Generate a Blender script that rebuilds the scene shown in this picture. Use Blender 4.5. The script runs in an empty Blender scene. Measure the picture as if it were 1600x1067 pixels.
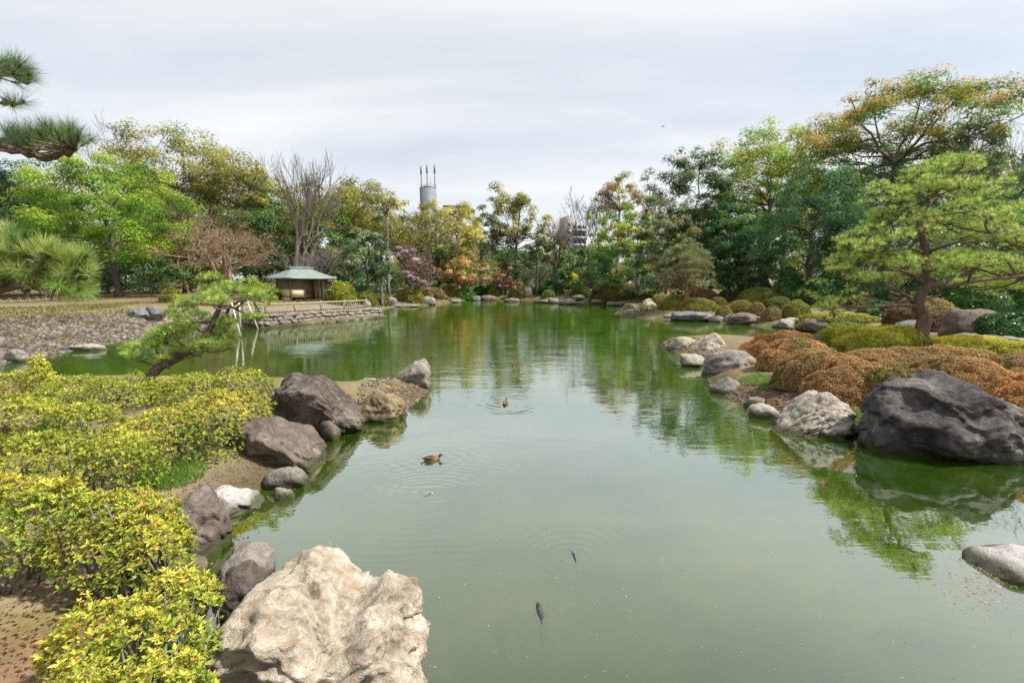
import bpy, math, random
import numpy as np
from math import radians, sin, cos, tan, pi, sqrt, atan2, hypot

sc = bpy.context.scene
COL = sc.collection
R0 = np.random.default_rng(7)

# ------------------------------------------------------------------ camera
F = 711.0
TH = math.atan(93.0 / F)
CT, ST = cos(TH), sin(TH)
CAMH = 3.0
cd = bpy.data.cameras.new('camera')
cd.sensor_width = 36.0
cd.lens = 36.0 * F / 1600.0
cd.clip_start = 0.05
cd.clip_end = 3000.0
cam = bpy.data.objects.new('camera', cd)
cam.location = (0, 0, CAMH)
cam.rotation_euler = (pi / 2 - TH, 0, 0)
COL.objects.link(cam)
sc.camera = cam

# ------------------------------------------------------------------ sky, sun, exposure
SUN_EL, SUN_AZ = radians(52), radians(98)     # azimuth measured clockwise from +Y (view direction)
SKY_STRENGTH = 0.1
world = bpy.data.worlds.new('World')
sc.world = world
world.use_nodes = True
wn = world.node_tree
wn.nodes.clear()
def wnode(t, **k):
    n = wn.nodes.new(t)
    for a, b in k.items():
        setattr(n, a, b)
    return n
wout = wnode('ShaderNodeOutputWorld')
wbg = wnode('ShaderNodeBackground')
wbg.inputs['Strength'].default_value = SKY_STRENGTH
wsky = wnode('ShaderNodeTexSky', sky_type='NISHITA')
wsky.sun_disc = False
wsky.sun_elevation = SUN_EL
wsky.sun_rotation = SUN_AZ
wsky.air_density = 1.0
wsky.dust_density = 1.5
wtc = wnode('ShaderNodeTexCoord')
wsep = wnode('ShaderNodeSeparateXYZ')
wn.links.new(wtc.outputs['Generated'], wsep.inputs[0])
def wmath(op, a, b=None, clamp=False):
    n = wnode('ShaderNodeMath', operation=op, use_clamp=clamp)
    for i, v in enumerate((a, b)):
        if v is None:
            continue
        if isinstance(v, (int, float)):
            n.inputs[i].default_value = v
        else:
            wn.links.new(v, n.inputs[i])
    return n.outputs[0]
zc = wmath('ADD', wmath('MAXIMUM', wsep.outputs['Z'], 0.0), 0.12)
cx = wmath('DIVIDE', wsep.outputs['X'], zc)
cy = wmath('DIVIDE', wsep.outputs['Y'], zc)
wcomb = wnode('ShaderNodeCombineXYZ')
wn.links.new(cx, wcomb.inputs[0]); wn.links.new(cy, wcomb.inputs[1])
wmap = wnode('ShaderNodeMapping')
wmap.inputs['Rotation'].default_value = (0, 0, radians(-38))
wmap.inputs['Scale'].default_value = (0.42, 1.15, 1)
wmap.inputs['Location'].default_value = (3.1, 1.7, 0)
wn.links.new(wcomb.outputs[0], wmap.inputs[0])
n1 = wnode('ShaderNodeTexNoise'); n1.inputs['Scale'].default_value = 0.85
n1.inputs['Detail'].default_value = 7; n1.inputs['Roughness'].default_value = 0.55; n1.inputs['Distortion'].default_value = 0.5
wn.links.new(wmap.outputs[0], n1.inputs['Vector'])
ramp = wnode('ShaderNodeValToRGB')
ramp.color_ramp.elements[0].position = 0.30; ramp.color_ramp.elements[0].color = (0.50, 0.50, 0.50, 1)
ramp.color_ramp.elements[1].position = 0.66; ramp.color_ramp.elements[1].color = (0.97, 0.97, 0.97, 1)
wn.links.new(n1.outputs['Fac'], ramp.inputs[0])
wmix = wnode('ShaderNodeMixRGB')
wmix.inputs['Color2'].default_value = (6.75, 6.85, 6.85, 1)
wn.links.new(ramp.outputs[0], wmix.inputs['Fac'])
wn.links.new(wsky.outputs[0], wmix.inputs['Color1'])
wn.links.new(wmix.outputs[0], wbg.inputs['Color'])
wn.links.new(wbg.outputs[0], wout.inputs['Surface'])

sl = bpy.data.lights.new('sun', 'SUN')
sl.energy = 5.0
sl.angle = radians(2.5)
sl.color = (1.0, 0.95, 0.87)
sun = bpy.data.objects.new('sun', sl)
sd_ = (sin(SUN_AZ) * cos(SUN_EL), cos(SUN_AZ) * cos(SUN_EL), sin(SUN_EL))
from mathutils import Vector
sun.rotation_euler = Vector(sd_).to_track_quat('Z', 'Y').to_euler()
sun.location = (20, -30, 60)
COL.objects.link(sun)

sc.view_settings.view_transform = 'Standard'
sc.view_settings.look = 'None'
sc.view_settings.gamma = 1.0
sc.view_settings.use_curve_mapping = False
sc.view_settings.exposure = 0.58
sc.render.engine = 'CYCLES'
sc.cycles.use_denoising = True
sc.cycles.max_bounces = 8
sc.cycles.diffuse_bounces = 4
sc.cycles.glossy_bounces = 3
sc.cycles.transmission_bounces = 4
sc.cycles.transparent_max_bounces = 8
sc.cycles.caustics_reflective = False
sc.cycles.caustics_refractive = False
sc.cycles.sample_clamp_indirect = 6.0

# ------------------------------------------------------------------ pixel (1600 px photograph) <-> place
def ray(px, py):
    u = (px - 800.0) / F
    v = (py - 533.5) / F
    return (u, CT - v * ST, -ST - v * CT)
def at_z(px, py, z):
    d = ray(px, py)
    t = (z - CAMH) / d[2]
    return (d[0] * t, d[1] * t, z)
def at_y(px, py, Y):
    d = ray(px, py)
    t = Y / d[1]
    return (d[0] * t, Y, CAMH + d[2] * t)

# ------------------------------------------------------------------ numpy noise
def _h(i, j, k):
    n = (i * 374761393 + j * 668265263 + k * 1274126177) & 0xffffffff
    n = ((n ^ (n >> 13)) * 1274126177) & 0xffffffff
    n = ((n ^ (n >> 16)) * 2246822519) & 0xffffffff
    return ((n ^ (n >> 15)) & 0xffff) / 32767.5 - 1.0
def vnoise(p):
    p = np.asarray(p, float)
    i = np.floor(p).astype(np.int64)
    f = p - i
    f = f * f * f * (f * (f * 6 - 15) + 10)
    x, y, z = i[:, 0], i[:, 1], i[:, 2]
    a, b, c = f[:, 0], f[:, 1], f[:, 2]
    L = lambda s, t, w: s + (t - s) * w
    return L(L(L(_h(x, y, z), _h(x + 1, y, z), a), L(_h(x, y + 1, z), _h(x + 1, y + 1, z), a), b),
             L(L(_h(x, y, z + 1), _h(x + 1, y, z + 1), a), L(_h(x, y + 1, z + 1), _h(x + 1, y + 1, z + 1), a), b), c)
def fbm(p, octs=4, gain=0.5):
    p = np.asarray(p, float)
    s, a = 0.0, 1.0
    for o in range(octs):
        s = s + a * vnoise(p * (2.03 ** o) + 17.3 * o)
        a *= gain
    return s
def ridged(p, octs=4, gain=0.5):
    p = np.asarray(p, float)
    s, a = 0.0, 1.0
    for o in range(octs):
        s = s + a * (1 - 2 * np.abs(vnoise(p * (2.03 ** o) + 9.1 * o)))
        a *= gain
    return s

def lin(r, g, b, k=1.0):
    f = lambda c: (c / 255 / 12.92 if c <= 10 else ((c / 255 + 0.055) / 1.055) ** 2.4) * k
    return np.array([f(r), f(g), f(b)])

# ------------------------------------------------------------------ mesh building
class MB:
    def __init__(self):
        self.v, self.f, self.c, self.n = [], [], [], 0
    def add(self, verts, faces, col=None):
        verts = np.asarray(verts, float).reshape(-1, 3)
        self.v.append(verts)
        if isinstance(faces, np.ndarray):
            self.f.append(faces + self.n)
        else:
            by = {}
            for q in faces:
                by.setdefault(len(q), []).append(q)
            for q in by.values():
                self.f.append(np.array(q, dtype=np.int64) + self.n)
        c = np.ones((len(verts), 3)) if col is None else np.broadcast_to(np.asarray(col, float), (len(verts), 3))
        self.c.append(c)
        self.n += len(verts)
        return self
    def box(self, c, s, rz=0.0, col=None):
        x, y, z = s[0] / 2, s[1] / 2, s[2] / 2
        v = np.array([(-x, -y, -z), (x, -y, -z), (x, y, -z), (-x, y, -z), (-x, -y, z), (x, -y, z), (x, y, z), (-x, y, z)])
        R = np.array([[cos(rz), sin(rz), 0], [-sin(rz), cos(rz), 0], [0, 0, 1]])
        self.add(v @ R + np.array(c), [(0, 3, 2, 1), (4, 5, 6, 7), (0, 1, 5, 4), (1, 2, 6, 5), (2, 3, 7, 6), (3, 0, 4, 7)], col)
        return self
    def tube(self, pts, radii, n=8, col=None, cap=True, ell=None):
        pts = np.asarray(pts, float)
        m = len(pts)
        radii = np.broadcast_to(np.asarray(radii, float), (m,))
        t = np.gradient(pts, axis=0)
        t /= np.linalg.norm(t, axis=1)[:, None] + 1e-9
        ref = np.array([0, 0, 1.0]) if abs(t[0][2]) < 0.9 else np.array([1.0, 0, 0])
        V = []
        for i in range(m):
            a = np.cross(t[i], ref); a /= np.linalg.norm(a) + 1e-9
            b = np.cross(a, t[i])
            ref = b
            ang = np.arange(n) * 2 * pi / n
            e = (1, 1) if ell is None else ell[i]
            V.append(pts[i] + radii[i] * (np.cos(ang)[:, None] * a * e[0] + np.sin(ang)[:, None] * b * e[1]))
        fs = []
        for i in range(m - 1):
            for k in range(n):
                k2 = (k + 1) % n
                fs.append((i * n + k, i * n + k2, (i + 1) * n + k2, (i + 1) * n + k))
        self.add(np.vstack(V), fs, col)
        if cap:
            self.f.append(np.array([[self.n - n + k for k in range(n)]], dtype=np.int64))
            self.f.append(np.array([[self.n - m * n + n - 1 - k for k in range(n)]], dtype=np.int64))
        return self
    def segs(self, p0, p1, r0, r1, n=3, col=None):
        p0, p1 = np.asarray(p0, float), np.asarray(p1, float)
        r0, r1 = np.asarray(r0, float), np.asarray(r1, float)
        N = len(p0)
        if N == 0:
            return self
        t = p1 - p0
        t /= np.linalg.norm(t, axis=1)[:, None] + 1e-9
        ref = np.where(np.abs(t[:, 2:3]) < 0.9, np.array([[0, 0, 1.0]]), np.array([[1.0, 0, 0]]))
        a = np.cross(t, ref); a /= np.linalg.norm(a, axis=1)[:, None] + 1e-9
        b = np.cross(a, t)
        V = np.zeros((N, 2 * n, 3))
        for k in range(n):
            o = cos(2 * pi * k / n) * a + sin(2 * pi * k / n) * b
            V[:, k] = p0 + o * r0[:, None]
            V[:, n + k] = p1 + o * r1[:, None]
        base = np.array([[k, (k + 1) % n, n + (k + 1) % n, n + k] for k in range(n)])
        fs = (base[None] + (np.arange(N) * 2 * n)[:, None, None]).reshape(-1, 4)
        self.add(V.reshape(-1, 3), fs, col)
        return self
    def mesh(self, name, mat=None, smooth=False):
        me = bpy.data.meshes.new(name)
        V = np.vstack(self.v)
        C = np.vstack(self.c)
        tot = np.concatenate([np.full(len(a), a.shape[1], dtype=np.int32) for a in self.f])
        idx = np.concatenate([a.reshape(-1) for a in self.f]).astype(np.int32)
        me.vertices.add(len(V)); me.vertices.foreach_set('co', V.astype(np.float32).ravel())
        me.loops.add(len(idx)); me.loops.foreach_set('vertex_index', idx)
        me.polygons.add(len(tot))
        st = np.zeros(len(tot), dtype=np.int32); st[1:] = np.cumsum(tot)[:-1]
        me.polygons.foreach_set('loop_start', st)
        if smooth:
            me.polygons.foreach_set('use_smooth', np.ones(len(tot), dtype=bool))
        at = me.attributes.new('col', 'FLOAT_COLOR', 'POINT')
        at.data.foreach_set('color', np.hstack([C, np.ones((len(C), 1))]).astype(np.float32).ravel())
        me.update(calc_edges=True)
        me.validate()
        if mat:
            me.materials.append(mat)
        return me

def put(name, mesh, parent=None, loc=(0, 0, 0), kind=None):
    if isinstance(mesh, MB):
        raise TypeError
    o = bpy.data.objects.new(name, mesh)
    COL.objects.link(o)
    o.location = loc
    if parent is not None:
        o.parent = parent
    if kind:
        o['kind'] = kind
    return o
def thing(name, label, cat, loc=(0, 0, 0), rz=0.0, group=None):
    o = bpy.data.objects.new(name, None)
    COL.objects.link(o)
    o.location = loc
    o.rotation_euler = (0, 0, rz)
    o.empty_display_size = 0.2
    return tag(o, label, cat, group)
def tag(o, label, cat, group=None):
    o['label'] = label
    o['category'] = cat
    if group:
        o['group'] = group
    return o

# ------------------------------------------------------------------ materials
def new_mat(name):
    m = bpy.data.materials.new(name)
    m.use_nodes = True
    nt = m.node_tree
    nt.nodes.clear()
    out = nt.nodes.new('ShaderNodeOutputMaterial')
    return m, nt, out
def N(nt, t, **k):
    n = nt.nodes.new(t)
    for a, b in k.items():
        if a.startswith('i_'):
            n.inputs[a[2:].replace('_', ' ')].default_value = b
        else:
            setattr(n, a, b)
    return n
def L(nt, a, b):
    nt.links.new(a, b)
def mth(nt, op, a, b=None, c=None, clamp=False):
    n = nt.nodes.new('ShaderNodeMath'); n.operation = op; n.use_clamp = clamp
    for i, v in enumerate((a, b, c)):
        if v is None:
            continue
        if isinstance(v, (int, float)):
            n.inputs[i].default_value = v
        else:
            nt.links.new(v, n.inputs[i])
    return n.outputs[0]
def ramp_(nt, fac, stops):
    r = nt.nodes.new('ShaderNodeValToRGB')
    e = r.color_ramp.elements
    while len(e) < len(stops):
        e.new(0.5)
    for i, (p, c) in enumerate(stops):
        e[i].position = p
        e[i].color = (*c, 1) if len(c) == 3 else c
    nt.links.new(fac, r.inputs[0])
    return r.outputs[0]
def noise_(nt, vec, scale, detail=4, rough=0.55, dist=0.0):
    n = nt.nodes.new('ShaderNodeTexNoise')
    n.inputs['Scale'].default_value = scale
    n.inputs['Detail'].default_value = detail
    n.inputs['Roughness'].default_value = rough
    n.inputs['Distortion'].default_value = dist
    if vec is not None:
        nt.links.new(vec, n.inputs['Vector'])
    return n.outputs['Fac']

def leaf_mat(name, trans=0.35, rough=0.55, spec=0.25):
    m, nt, out = new_mat(name)
    a = N(nt, 'ShaderNodeAttribute', attribute_name='col')
    p = N(nt, 'ShaderNodeBsdfPrincipled')
    p.inputs['Roughness'].default_value = rough
    p.inputs['Specular IOR Level'].default_value = spec
    L(nt, a.outputs['Color'], p.inputs['Base Color'])
    t = N(nt, 'ShaderNodeBsdfTranslucent')
    L(nt, a.outputs['Color'], t.inputs['Color'])
    mx = N(nt, 'ShaderNodeMixShader')
    mx.inputs[0].default_value = trans
    L(nt, p.outputs[0], mx.inputs[1]); L(nt, t.outputs[0], mx.inputs[2])
    L(nt, mx.outputs[0], out.inputs['Surface'])
    return m
M_LEAF = leaf_mat('leaf', 0.48)
M_GLOSSLEAF = leaf_mat('glossy_leaf', 0.30, 0.38, 0.5)
M_AZ = leaf_mat('azalea_leaf', 0.35, 0.55, 0.22)
M_NEEDLE = leaf_mat('needle', 0.30, 0.5, 0.3)

def bark_mat(name, c1, c2, scale=6.0, bump=0.6):
    m, nt, out = new_mat(name)
    tc = N(nt, 'ShaderNodeTexCoord')
    mp = N(nt, 'ShaderNodeMapping'); mp.inputs['Scale'].default_value = (1, 1, 0.35)
    L(nt, tc.outputs['Object'], mp.inputs[0])
    f = noise_(nt, mp.outputs[0], scale, 6, 0.65, 0.6)
    v = N(nt, 'ShaderNodeTexVoronoi', feature='DISTANCE_TO_EDGE'); v.inputs['Scale'].default_value = scale * 2.2
    L(nt, mp.outputs[0], v.inputs['Vector'])
    h = mth(nt, 'ADD', mth(nt, 'MULTIPLY', mth(nt, 'MINIMUM', v.outputs['Distance'], 0.18), 3.0), f)
    c = ramp_(nt, f, [(0.3, c1), (0.7, c2)])
    p = N(nt, 'ShaderNodeBsdfPrincipled'); p.inputs['Roughness'].default_value = 0.9
    p.inputs['Specular IOR Level'].default_value = 0.2
    b = N(nt, 'ShaderNodeBump'); b.inputs['Strength'].default_value = bump; b.inputs['Distance'].default_value = 0.03
    L(nt, h, b.inputs['Height']); L(nt, c, p.inputs['Base Color']); L(nt, b.outputs[0], p.inputs['Normal'])
    L(nt, p.outputs[0], out.inputs['Surface'])
    return m
M_BARK = bark_mat('bark_grey_brown', (0.10, 0.085, 0.07), (0.23, 0.20, 0.17))
M_BARKD = bark_mat('bark_dark', (0.05, 0.042, 0.035), (0.14, 0.12, 0.10))
M_BARKP = bark_mat('bark_pine', (0.085, 0.062, 0.048), (0.21, 0.155, 0.12), 9.0, 0.9)
M_BARKR = bark_mat('bark_red_pine', (0.22, 0.11, 0.07), (0.42, 0.24, 0.16), 8.0)
M_TWIG = bark_mat('bark_pale_twig', (0.13, 0.112, 0.10), (0.24, 0.215, 0.195))
M_TWIGB = bark_mat('bark_brown_twig', (0.22, 0.15, 0.10), (0.36, 0.27, 0.19))

def plain_mat(name, c1, c2, scale=5.0, rough=0.7, bump=0.2, spec=0.3, dist=0.01, metal=0.0):
    m, nt, out = new_mat(name)
    tc = N(nt, 'ShaderNodeTexCoord')
    f = noise_(nt, tc.outputs['Object'], scale, 5, 0.6)
    c = ramp_(nt, f, [(0.32, c1), (0.68, c2)])
    p = N(nt, 'ShaderNodeBsdfPrincipled'); p.inputs['Roughness'].default_value = rough
    p.inputs['Specular IOR Level'].default_value = spec; p.inputs['Metallic'].default_value = metal
    b = N(nt, 'ShaderNodeBump'); b.inputs['Strength'].default_value = bump; b.inputs['Distance'].default_value = dist
    L(nt, f, b.inputs['Height']); L(nt, c, p.inputs['Base Color']); L(nt, b.outputs[0], p.inputs['Normal'])
    L(nt, p.outputs[0], out.inputs['Surface'])
    return m
def attr_mat(name, rough=0.7, spec=0.3):
    m, nt, out = new_mat(name)
    a = N(nt, 'ShaderNodeAttribute', attribute_name='col')
    tc = N(nt, 'ShaderNodeTexCoord')
    f = noise_(nt, tc.outputs['Object'], 60, 3, 0.6)
    mx = N(nt, 'ShaderNodeMixRGB', blend_type='MULTIPLY'); mx.inputs['Fac'].default_value = 1.0
    L(nt, a.outputs['Color'], mx.inputs['Color1'])
    L(nt, ramp_(nt, f, [(0.3, (0.72, 0.72, 0.72)), (0.7, (1.1, 1.1, 1.1))]), mx.inputs['Color2'])
    p = N(nt, 'ShaderNodeBsdfPrincipled'); p.inputs['Roughness'].default_value = rough
    p.inputs['Specular IOR Level'].default_value = spec
    L(nt, mx.outputs[0], p.inputs['Base Color'])
    L(nt, p.outputs[0], out.inputs['Surface'])
    return m
M_ATTR = attr_mat('painted_by_attribute')

def rock_mat(name, dark, mid, light, scale=1.6, lichen=(0.42, 0.42, 0.38), lich=0.0, moss=0.0, stain=None, algae=0.12, bump=1.0):
    m, nt, out = new_mat(name)
    tc = N(nt, 'ShaderNodeTexCoord')
    geo = N(nt, 'ShaderNodeNewGeometry')
    ob = tc.outputs['Object']
    f1 = noise_(nt, ob, scale, 8, 0.62, 0.8)
    f2 = noise_(nt, ob, scale * 6, 8, 0.7, 0.3)
    f3 = noise_(nt, ob, scale * 28, 4, 0.7)
    k = mth(nt, 'ADD', mth(nt, 'MULTIPLY', f1, 0.55), mth(nt, 'MULTIPLY', f2, 0.45))
    c = ramp_(nt, k, [(0.36, dark), (0.5, mid), (0.63, light)])
    def mix(c, fac, col):
        x = N(nt, 'ShaderNodeMixRGB'); L(nt, fac, x.inputs['Fac']); L(nt, c, x.inputs['Color1'])
        x.inputs['Color2'].default_value = (*col, 1)
        return x.outputs[0]
    if stain is not None:
        fs = noise_(nt, ob, scale * 0.9 + 0.4, 6, 0.65, 1.2)
        c = mix(c, mth(nt, 'MULTIPLY', ramp_(nt, fs, [(0.52, (0, 0, 0)), (0.66, (1, 1, 1))]), 0.75), stain)
    # thin veins / cracks with their own colour
    v = N(nt, 'ShaderNodeTexVoronoi', feature='DISTANCE_TO_EDGE'); v.inputs['Scale'].default_value = scale * 1.4
    vd = N(nt, 'ShaderNodeVectorMath', operation='ADD')
    nz = N(nt, 'ShaderNodeTexNoise'); nz.inputs['Scale'].default_value = scale * 2.5; nz.inputs['Detail'].default_value = 5
    L(nt, ob, nz.inputs['Vector'])
    vs = N(nt, 'ShaderNodeVectorMath', operation='SCALE'); vs.inputs['Scale'].default_value = 0.55
    L(nt, nz.outputs['Color'], vs.inputs[0])
    L(nt, ob, vd.inputs[0]); L(nt, vs.outputs[0], vd.inputs[1]); L(nt, vd.outputs[0], v.inputs['Vector'])
    crack = mth(nt, 'MINIMUM', mth(nt, 'MULTIPLY', v.outputs['Distance'], 14.0), 1.0)
    if lich > 0:
        fl = noise_(nt, ob, scale * 9, 5, 0.75)
        c = mix(c, mth(nt, 'MULTIPLY', ramp_(nt, fl, [(0.64 - 0.1 * lich, (0, 0, 0)), (0.72, (1, 1, 1))]), 0.7), lichen)
    sp = N(nt, 'ShaderNodeSeparateXYZ'); L(nt, geo.outputs['Position'], sp.inputs[0])
    if moss > 0:
        fm = noise_(nt, ob, scale * 2.3, 6, 0.7)
        c = mix(c, mth(nt, 'MULTIPLY', ramp_(nt, fm, [(0.66 - 0.2 * moss, (0, 0, 0)), (0.74 - 0.1 * moss, (1, 1, 1))]), 0.8), (0.16, 0.17, 0.03))
    # algae where the water reaches
    wz = mth(nt, 'ADD', sp.outputs['Z'], mth(nt, 'MULTIPLY', f2, -algae * 1.2))
    c = mix(c, mth(nt, 'MULTIPLY', ramp_(nt, wz, [(0.0, (1, 1, 1)), (max(algae * 0.8, 0.01), (0, 0, 0))]), 0.9), (0.05, 0.055, 0.02))
    hgt = mth(nt, 'ADD', mth(nt, 'ADD', mth(nt, 'MULTIPLY', f1, 1.0), mth(nt, 'MULTIPLY', f2, 0.7)), mth(nt, 'ADD', mth(nt, 'MULTIPLY', f3, 0.22), mth(nt, 'MULTIPLY', crack, 0.12)))
    b = N(nt, 'ShaderNodeBump'); b.inputs['Strength'].default_value = bump; b.inputs['Distance'].default_value = 0.13 / scale
    L(nt, hgt, b.inputs['Height'])
    p = N(nt, 'ShaderNodeBsdfPrincipled'); p.inputs['Roughness'].default_value = 0.88
    p.inputs['Specular IOR Level'].default_value = 0.25
    L(nt, c, p.inputs['Base Color']); L(nt, b.outputs[0], p.inputs['Normal'])
    L(nt, p.outputs[0], out.inputs['Surface'])
    return m
ROCK = {
 'cream': rock_mat('rock_cream', (0.15, 0.115, 0.085), (0.42, 0.355, 0.275), (0.68, 0.62, 0.53), 2.2, lich=0.3, stain=(0.34, 0.25, 0.16)),
 'brown': rock_mat('rock_brown', (0.075, 0.058, 0.048), (0.15, 0.118, 0.098), (0.25, 0.205, 0.17), 1.7, lich=0.35, lichen=(0.36, 0.33, 0.28)),
 'dark': rock_mat('rock_dark', (0.05, 0.04, 0.035), (0.115, 0.094, 0.08), (0.23, 0.195, 0.165), 1.5, lich=0.3, lichen=(0.32, 0.29, 0.25)),
 'black': rock_mat('rock_black', (0.036, 0.032, 0.033), (0.092, 0.08, 0.078), (0.24, 0.21, 0.19), 1.1, lich=0.5, moss=0.25, lichen=(0.30, 0.32, 0.33)),
 'grey': rock_mat('rock_grey', (0.12, 0.105, 0.092), (0.25, 0.225, 0.20), (0.42, 0.385, 0.345), 1.8, lich=0.4),
 'pale': rock_mat('rock_pale', (0.21, 0.18, 0.145), (0.38, 0.34, 0.28), (0.56, 0.51, 0.44), 1.6, lich=0.3, stain=(0.2, 0.19, 0.18)),
 'white': rock_mat('rock_white', (0.27, 0.245, 0.24), (0.50, 0.47, 0.455), (0.70, 0.67, 0.65), 2.6, lich=0.2),
 'red': rock_mat('rock_red', (0.085, 0.066, 0.058), (0.18, 0.142, 0.122), (0.32, 0.265, 0.23), 2.2, lich=0.4, stain=(0.24, 0.11, 0.08)),
 'mossy': rock_mat('rock_mossy', (0.11, 0.08, 0.045), (0.22, 0.165, 0.09), (0.37, 0.31, 0.21), 2.2, moss=0.45, lich=0.5),
 'blue': rock_mat('rock_bluegrey', (0.075, 0.08, 0.085), (0.16, 0.165, 0.17), (0.30, 0.30, 0.30), 1.4, lich=0.3),
 'far': rock_mat('rock_far_shore', (0.10, 0.088, 0.075), (0.19, 0.17, 0.145), (0.31, 0.28, 0.25), 1.4, lich=0.4),
 'wall': rock_mat('rock_wall', (0.14, 0.12, 0.10), (0.27, 0.235, 0.195), (0.42, 0.37, 0.31), 2.0, lich=0.4, algae=0.2),
}

# ------------------------------------------------------------------ the lie of the land
SHORE_PX = [(150, 1500), (315, 1010), (322, 900), (318, 850), (372, 792), (398, 768), (446, 744), (488, 700), (540, 664),
            (612, 655), (652, 626), (676, 603), (655, 596), (560, 604), (480, 600), (430, 598), (200, 598), (0, 600), (-120, 598),
            (-110, 588), (0, 568), (60, 556), (130, 545), (200, 529), (270, 519), (340, 514), (395, 509), (413, 513), (594, 497),
            (596, 485), (620, 480), (690, 476), (722, 470), (760, 467), (800, 468), (850, 471), (905, 471), (945, 473),
            (975, 478), (960, 491), (1000, 497), (1100, 502), (1180, 509), (1260, 516), (1320, 522), (1300, 540), (1200, 540), (1120, 531),
            (1035, 534), (1030, 541), (1058, 552), (1095, 574), (1108, 592), (1118, 608), (1165, 636), (1210, 655), (1262, 668),
            (1345, 672), (1400, 682), (1500, 694), (1600, 706), (1900, 800), (2500, 950)]
SHORE = np.array([at_z(a, b, 0)[:2] for a, b in SHORE_PX] + [(18, -3), (8, -9), (-2.5, -9)])
def shore_sd(x, y):
    """signed distance to the water's edge: positive on land."""
    x = np.asarray(x, float).ravel(); y = np.asarray(y, float).ravel()
    d = np.full(len(x), 1e9)
    ins = np.zeros(len(x), bool)
    n = len(SHORE)
    for i in range(n):
        ax, ay = SHORE[i]; bx, by = SHORE[(i + 1) % n]
        ex, ey = bx - ax, by - ay
        t = np.clip(((x - ax) * ex + (y - ay) * ey) / (ex * ex + ey * ey + 1e-12), 0, 1)
        d = np.minimum(d, np.hypot(x - ax - t * ex, y - ay - t * ey))
        if abs(ey) > 1e-12:
            c = ((ay > y) != (by > y)) & (x < ex * (y - ay) / ey + ax)
            ins ^= c
    return np.where(ins, -d, d)
WC0 = np.array(at_z(413, 513, 0)[:2]); WC1 = np.array(at_z(594, 497, 0)[:2])
WD = (WC1 - WC0) / np.linalg.norm(WC1 - WC0)          # along the terrace wall
WN = np.array([-WD[1], WD[0]])                        # away from the water
WLEN = float(np.linalg.norm(WC1 - WC0))
TERR_Z = 0.86
def sstep(a, b, x):
    t = np.clip((x - a) / (b - a), 0, 1)
    return t * t * (3 - 2 * t)
def ground_h(x, y):
    x = np.asarray(x, float).ravel(); y = np.asarray(y, float).ravel()
    d = shore_sd(x, y)
    p = np.stack([x, y, np.zeros_like(x)], 1)
    nz = fbm(p * 0.35, 3) * 0.06 + fbm(p * 1.7 + 5, 3) * 0.025
    dl = np.maximum(d, 0)
    z_def = 0.50 * (1 - np.exp(-dl / 0.7)) + 0.028 * np.minimum(dl, 32)
    z_beach = 0.17 * np.minimum(dl, 6) + 0.04 * np.clip(dl - 6, 0, 12)
    w = sstep(-10, -14, x) * sstep(12.8, 14.5, y)
    z = z_def * (1 - w) + z_beach * w + nz * np.minimum(dl, 1)
    s = (x - WC0[0]) * WD[0] + (y - WC0[1]) * WD[1]
    t = (x - WC0[0]) * WN[0] + (y - WC0[1]) * WN[1]
    tw = sstep(-3.0, 0.1, s) * sstep(WLEN + 2.5, WLEN + 0.2, s) * sstep(0.02, 0.3, t) * sstep(13, 9, t)
    z = np.where(d > 0, z * (1 - tw) + TERR_Z * tw, z)
    far = np.hypot(x, y - 40)
    z = np.where(d > 0, z + 1.5 * sstep(70, 220, far), z)
    zi = -0.10 - np.minimum(1.0, 0.42 * np.maximum(-d, 0)) + nz * 0.8
    zi = np.where(-d < 0.35, zi * np.clip(-d / 0.35, 0, 1), zi)
    return np.where(d > 0, z, zi)
def gz(x, y):
    return float(ground_h([x], [y])[0])
def hit(px, py):
    d = ray(px, py)
    ts = np.concatenate([np.linspace(1.5, 20, 200), np.linspace(20.3, 140, 300)])
    h = ground_h(d[0] * ts, d[1] * ts)
    z = CAMH + d[2] * ts
    b = np.nonzero(z <= np.maximum(h, 0))[0]
    t = ts[b[0]] if len(b) else 60.0
    return (d[0] * t, d[1] * t, CAMH + d[2] * t)

def shore_depth(px):
    """how far off the last water lies in this column"""
    ys = np.linspace(15, 110, 400)
    u = (px - 800.0) / F
    d = shore_sd(u * ys / ray(px, 462)[1], ys)
    w = np.nonzero(d < 0)[0]
    return float(ys[w[-1]]) if len(w) else 20.0
def axis(lo, hi, n, k, c=0.0):
    a, b = math.asinh((lo - c) / k), math.asinh((hi - c) / k)
    return c + k * np.sinh(np.linspace(a, b, n))
gx = axis(-600, 600, 300, 6.0)
gy = axis(-30, 900, 270, 8.0, 6.0)
X, Y = np.meshgrid(gx, gy)
Z = ground_h(X, Y)
V = np.stack([X.ravel(), Y.ravel(), Z], 1)
nx, ny = len(gx), len(gy)
ii = np.arange(ny - 1)[:, None] * nx + np.arange(nx - 1)[None]
FQ = np.stack([ii, ii + 1, ii + nx + 1, ii + nx], -1).reshape(-1, 4)
sdv = shore_sd(X, Y)
xr, yr = X.ravel(), Y.ravel()
p2 = np.stack([xr, yr, np.zeros_like(xr)], 1)
def mixc(a, b, t):
    return a * (1 - t[:, None]) + b * t[:, None]
soil = np.array([0.34, 0.285, 0.20]); litter = np.array([0.20, 0.135, 0.085]); moss_c = np.array([0.17, 0.17, 0.05])
dry = np.array([0.25, 0.205, 0.115]); stone_c = np.array([0.24, 0.21, 0.18]); woodl = np.array([0.12, 0.095, 0.05])
mud = np.array([0.11, 0.115, 0.06]); path_c = np.array([0.42, 0.34, 0.25])
C = np.broadcast_to(soil, (len(xr), 3)).copy()
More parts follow.
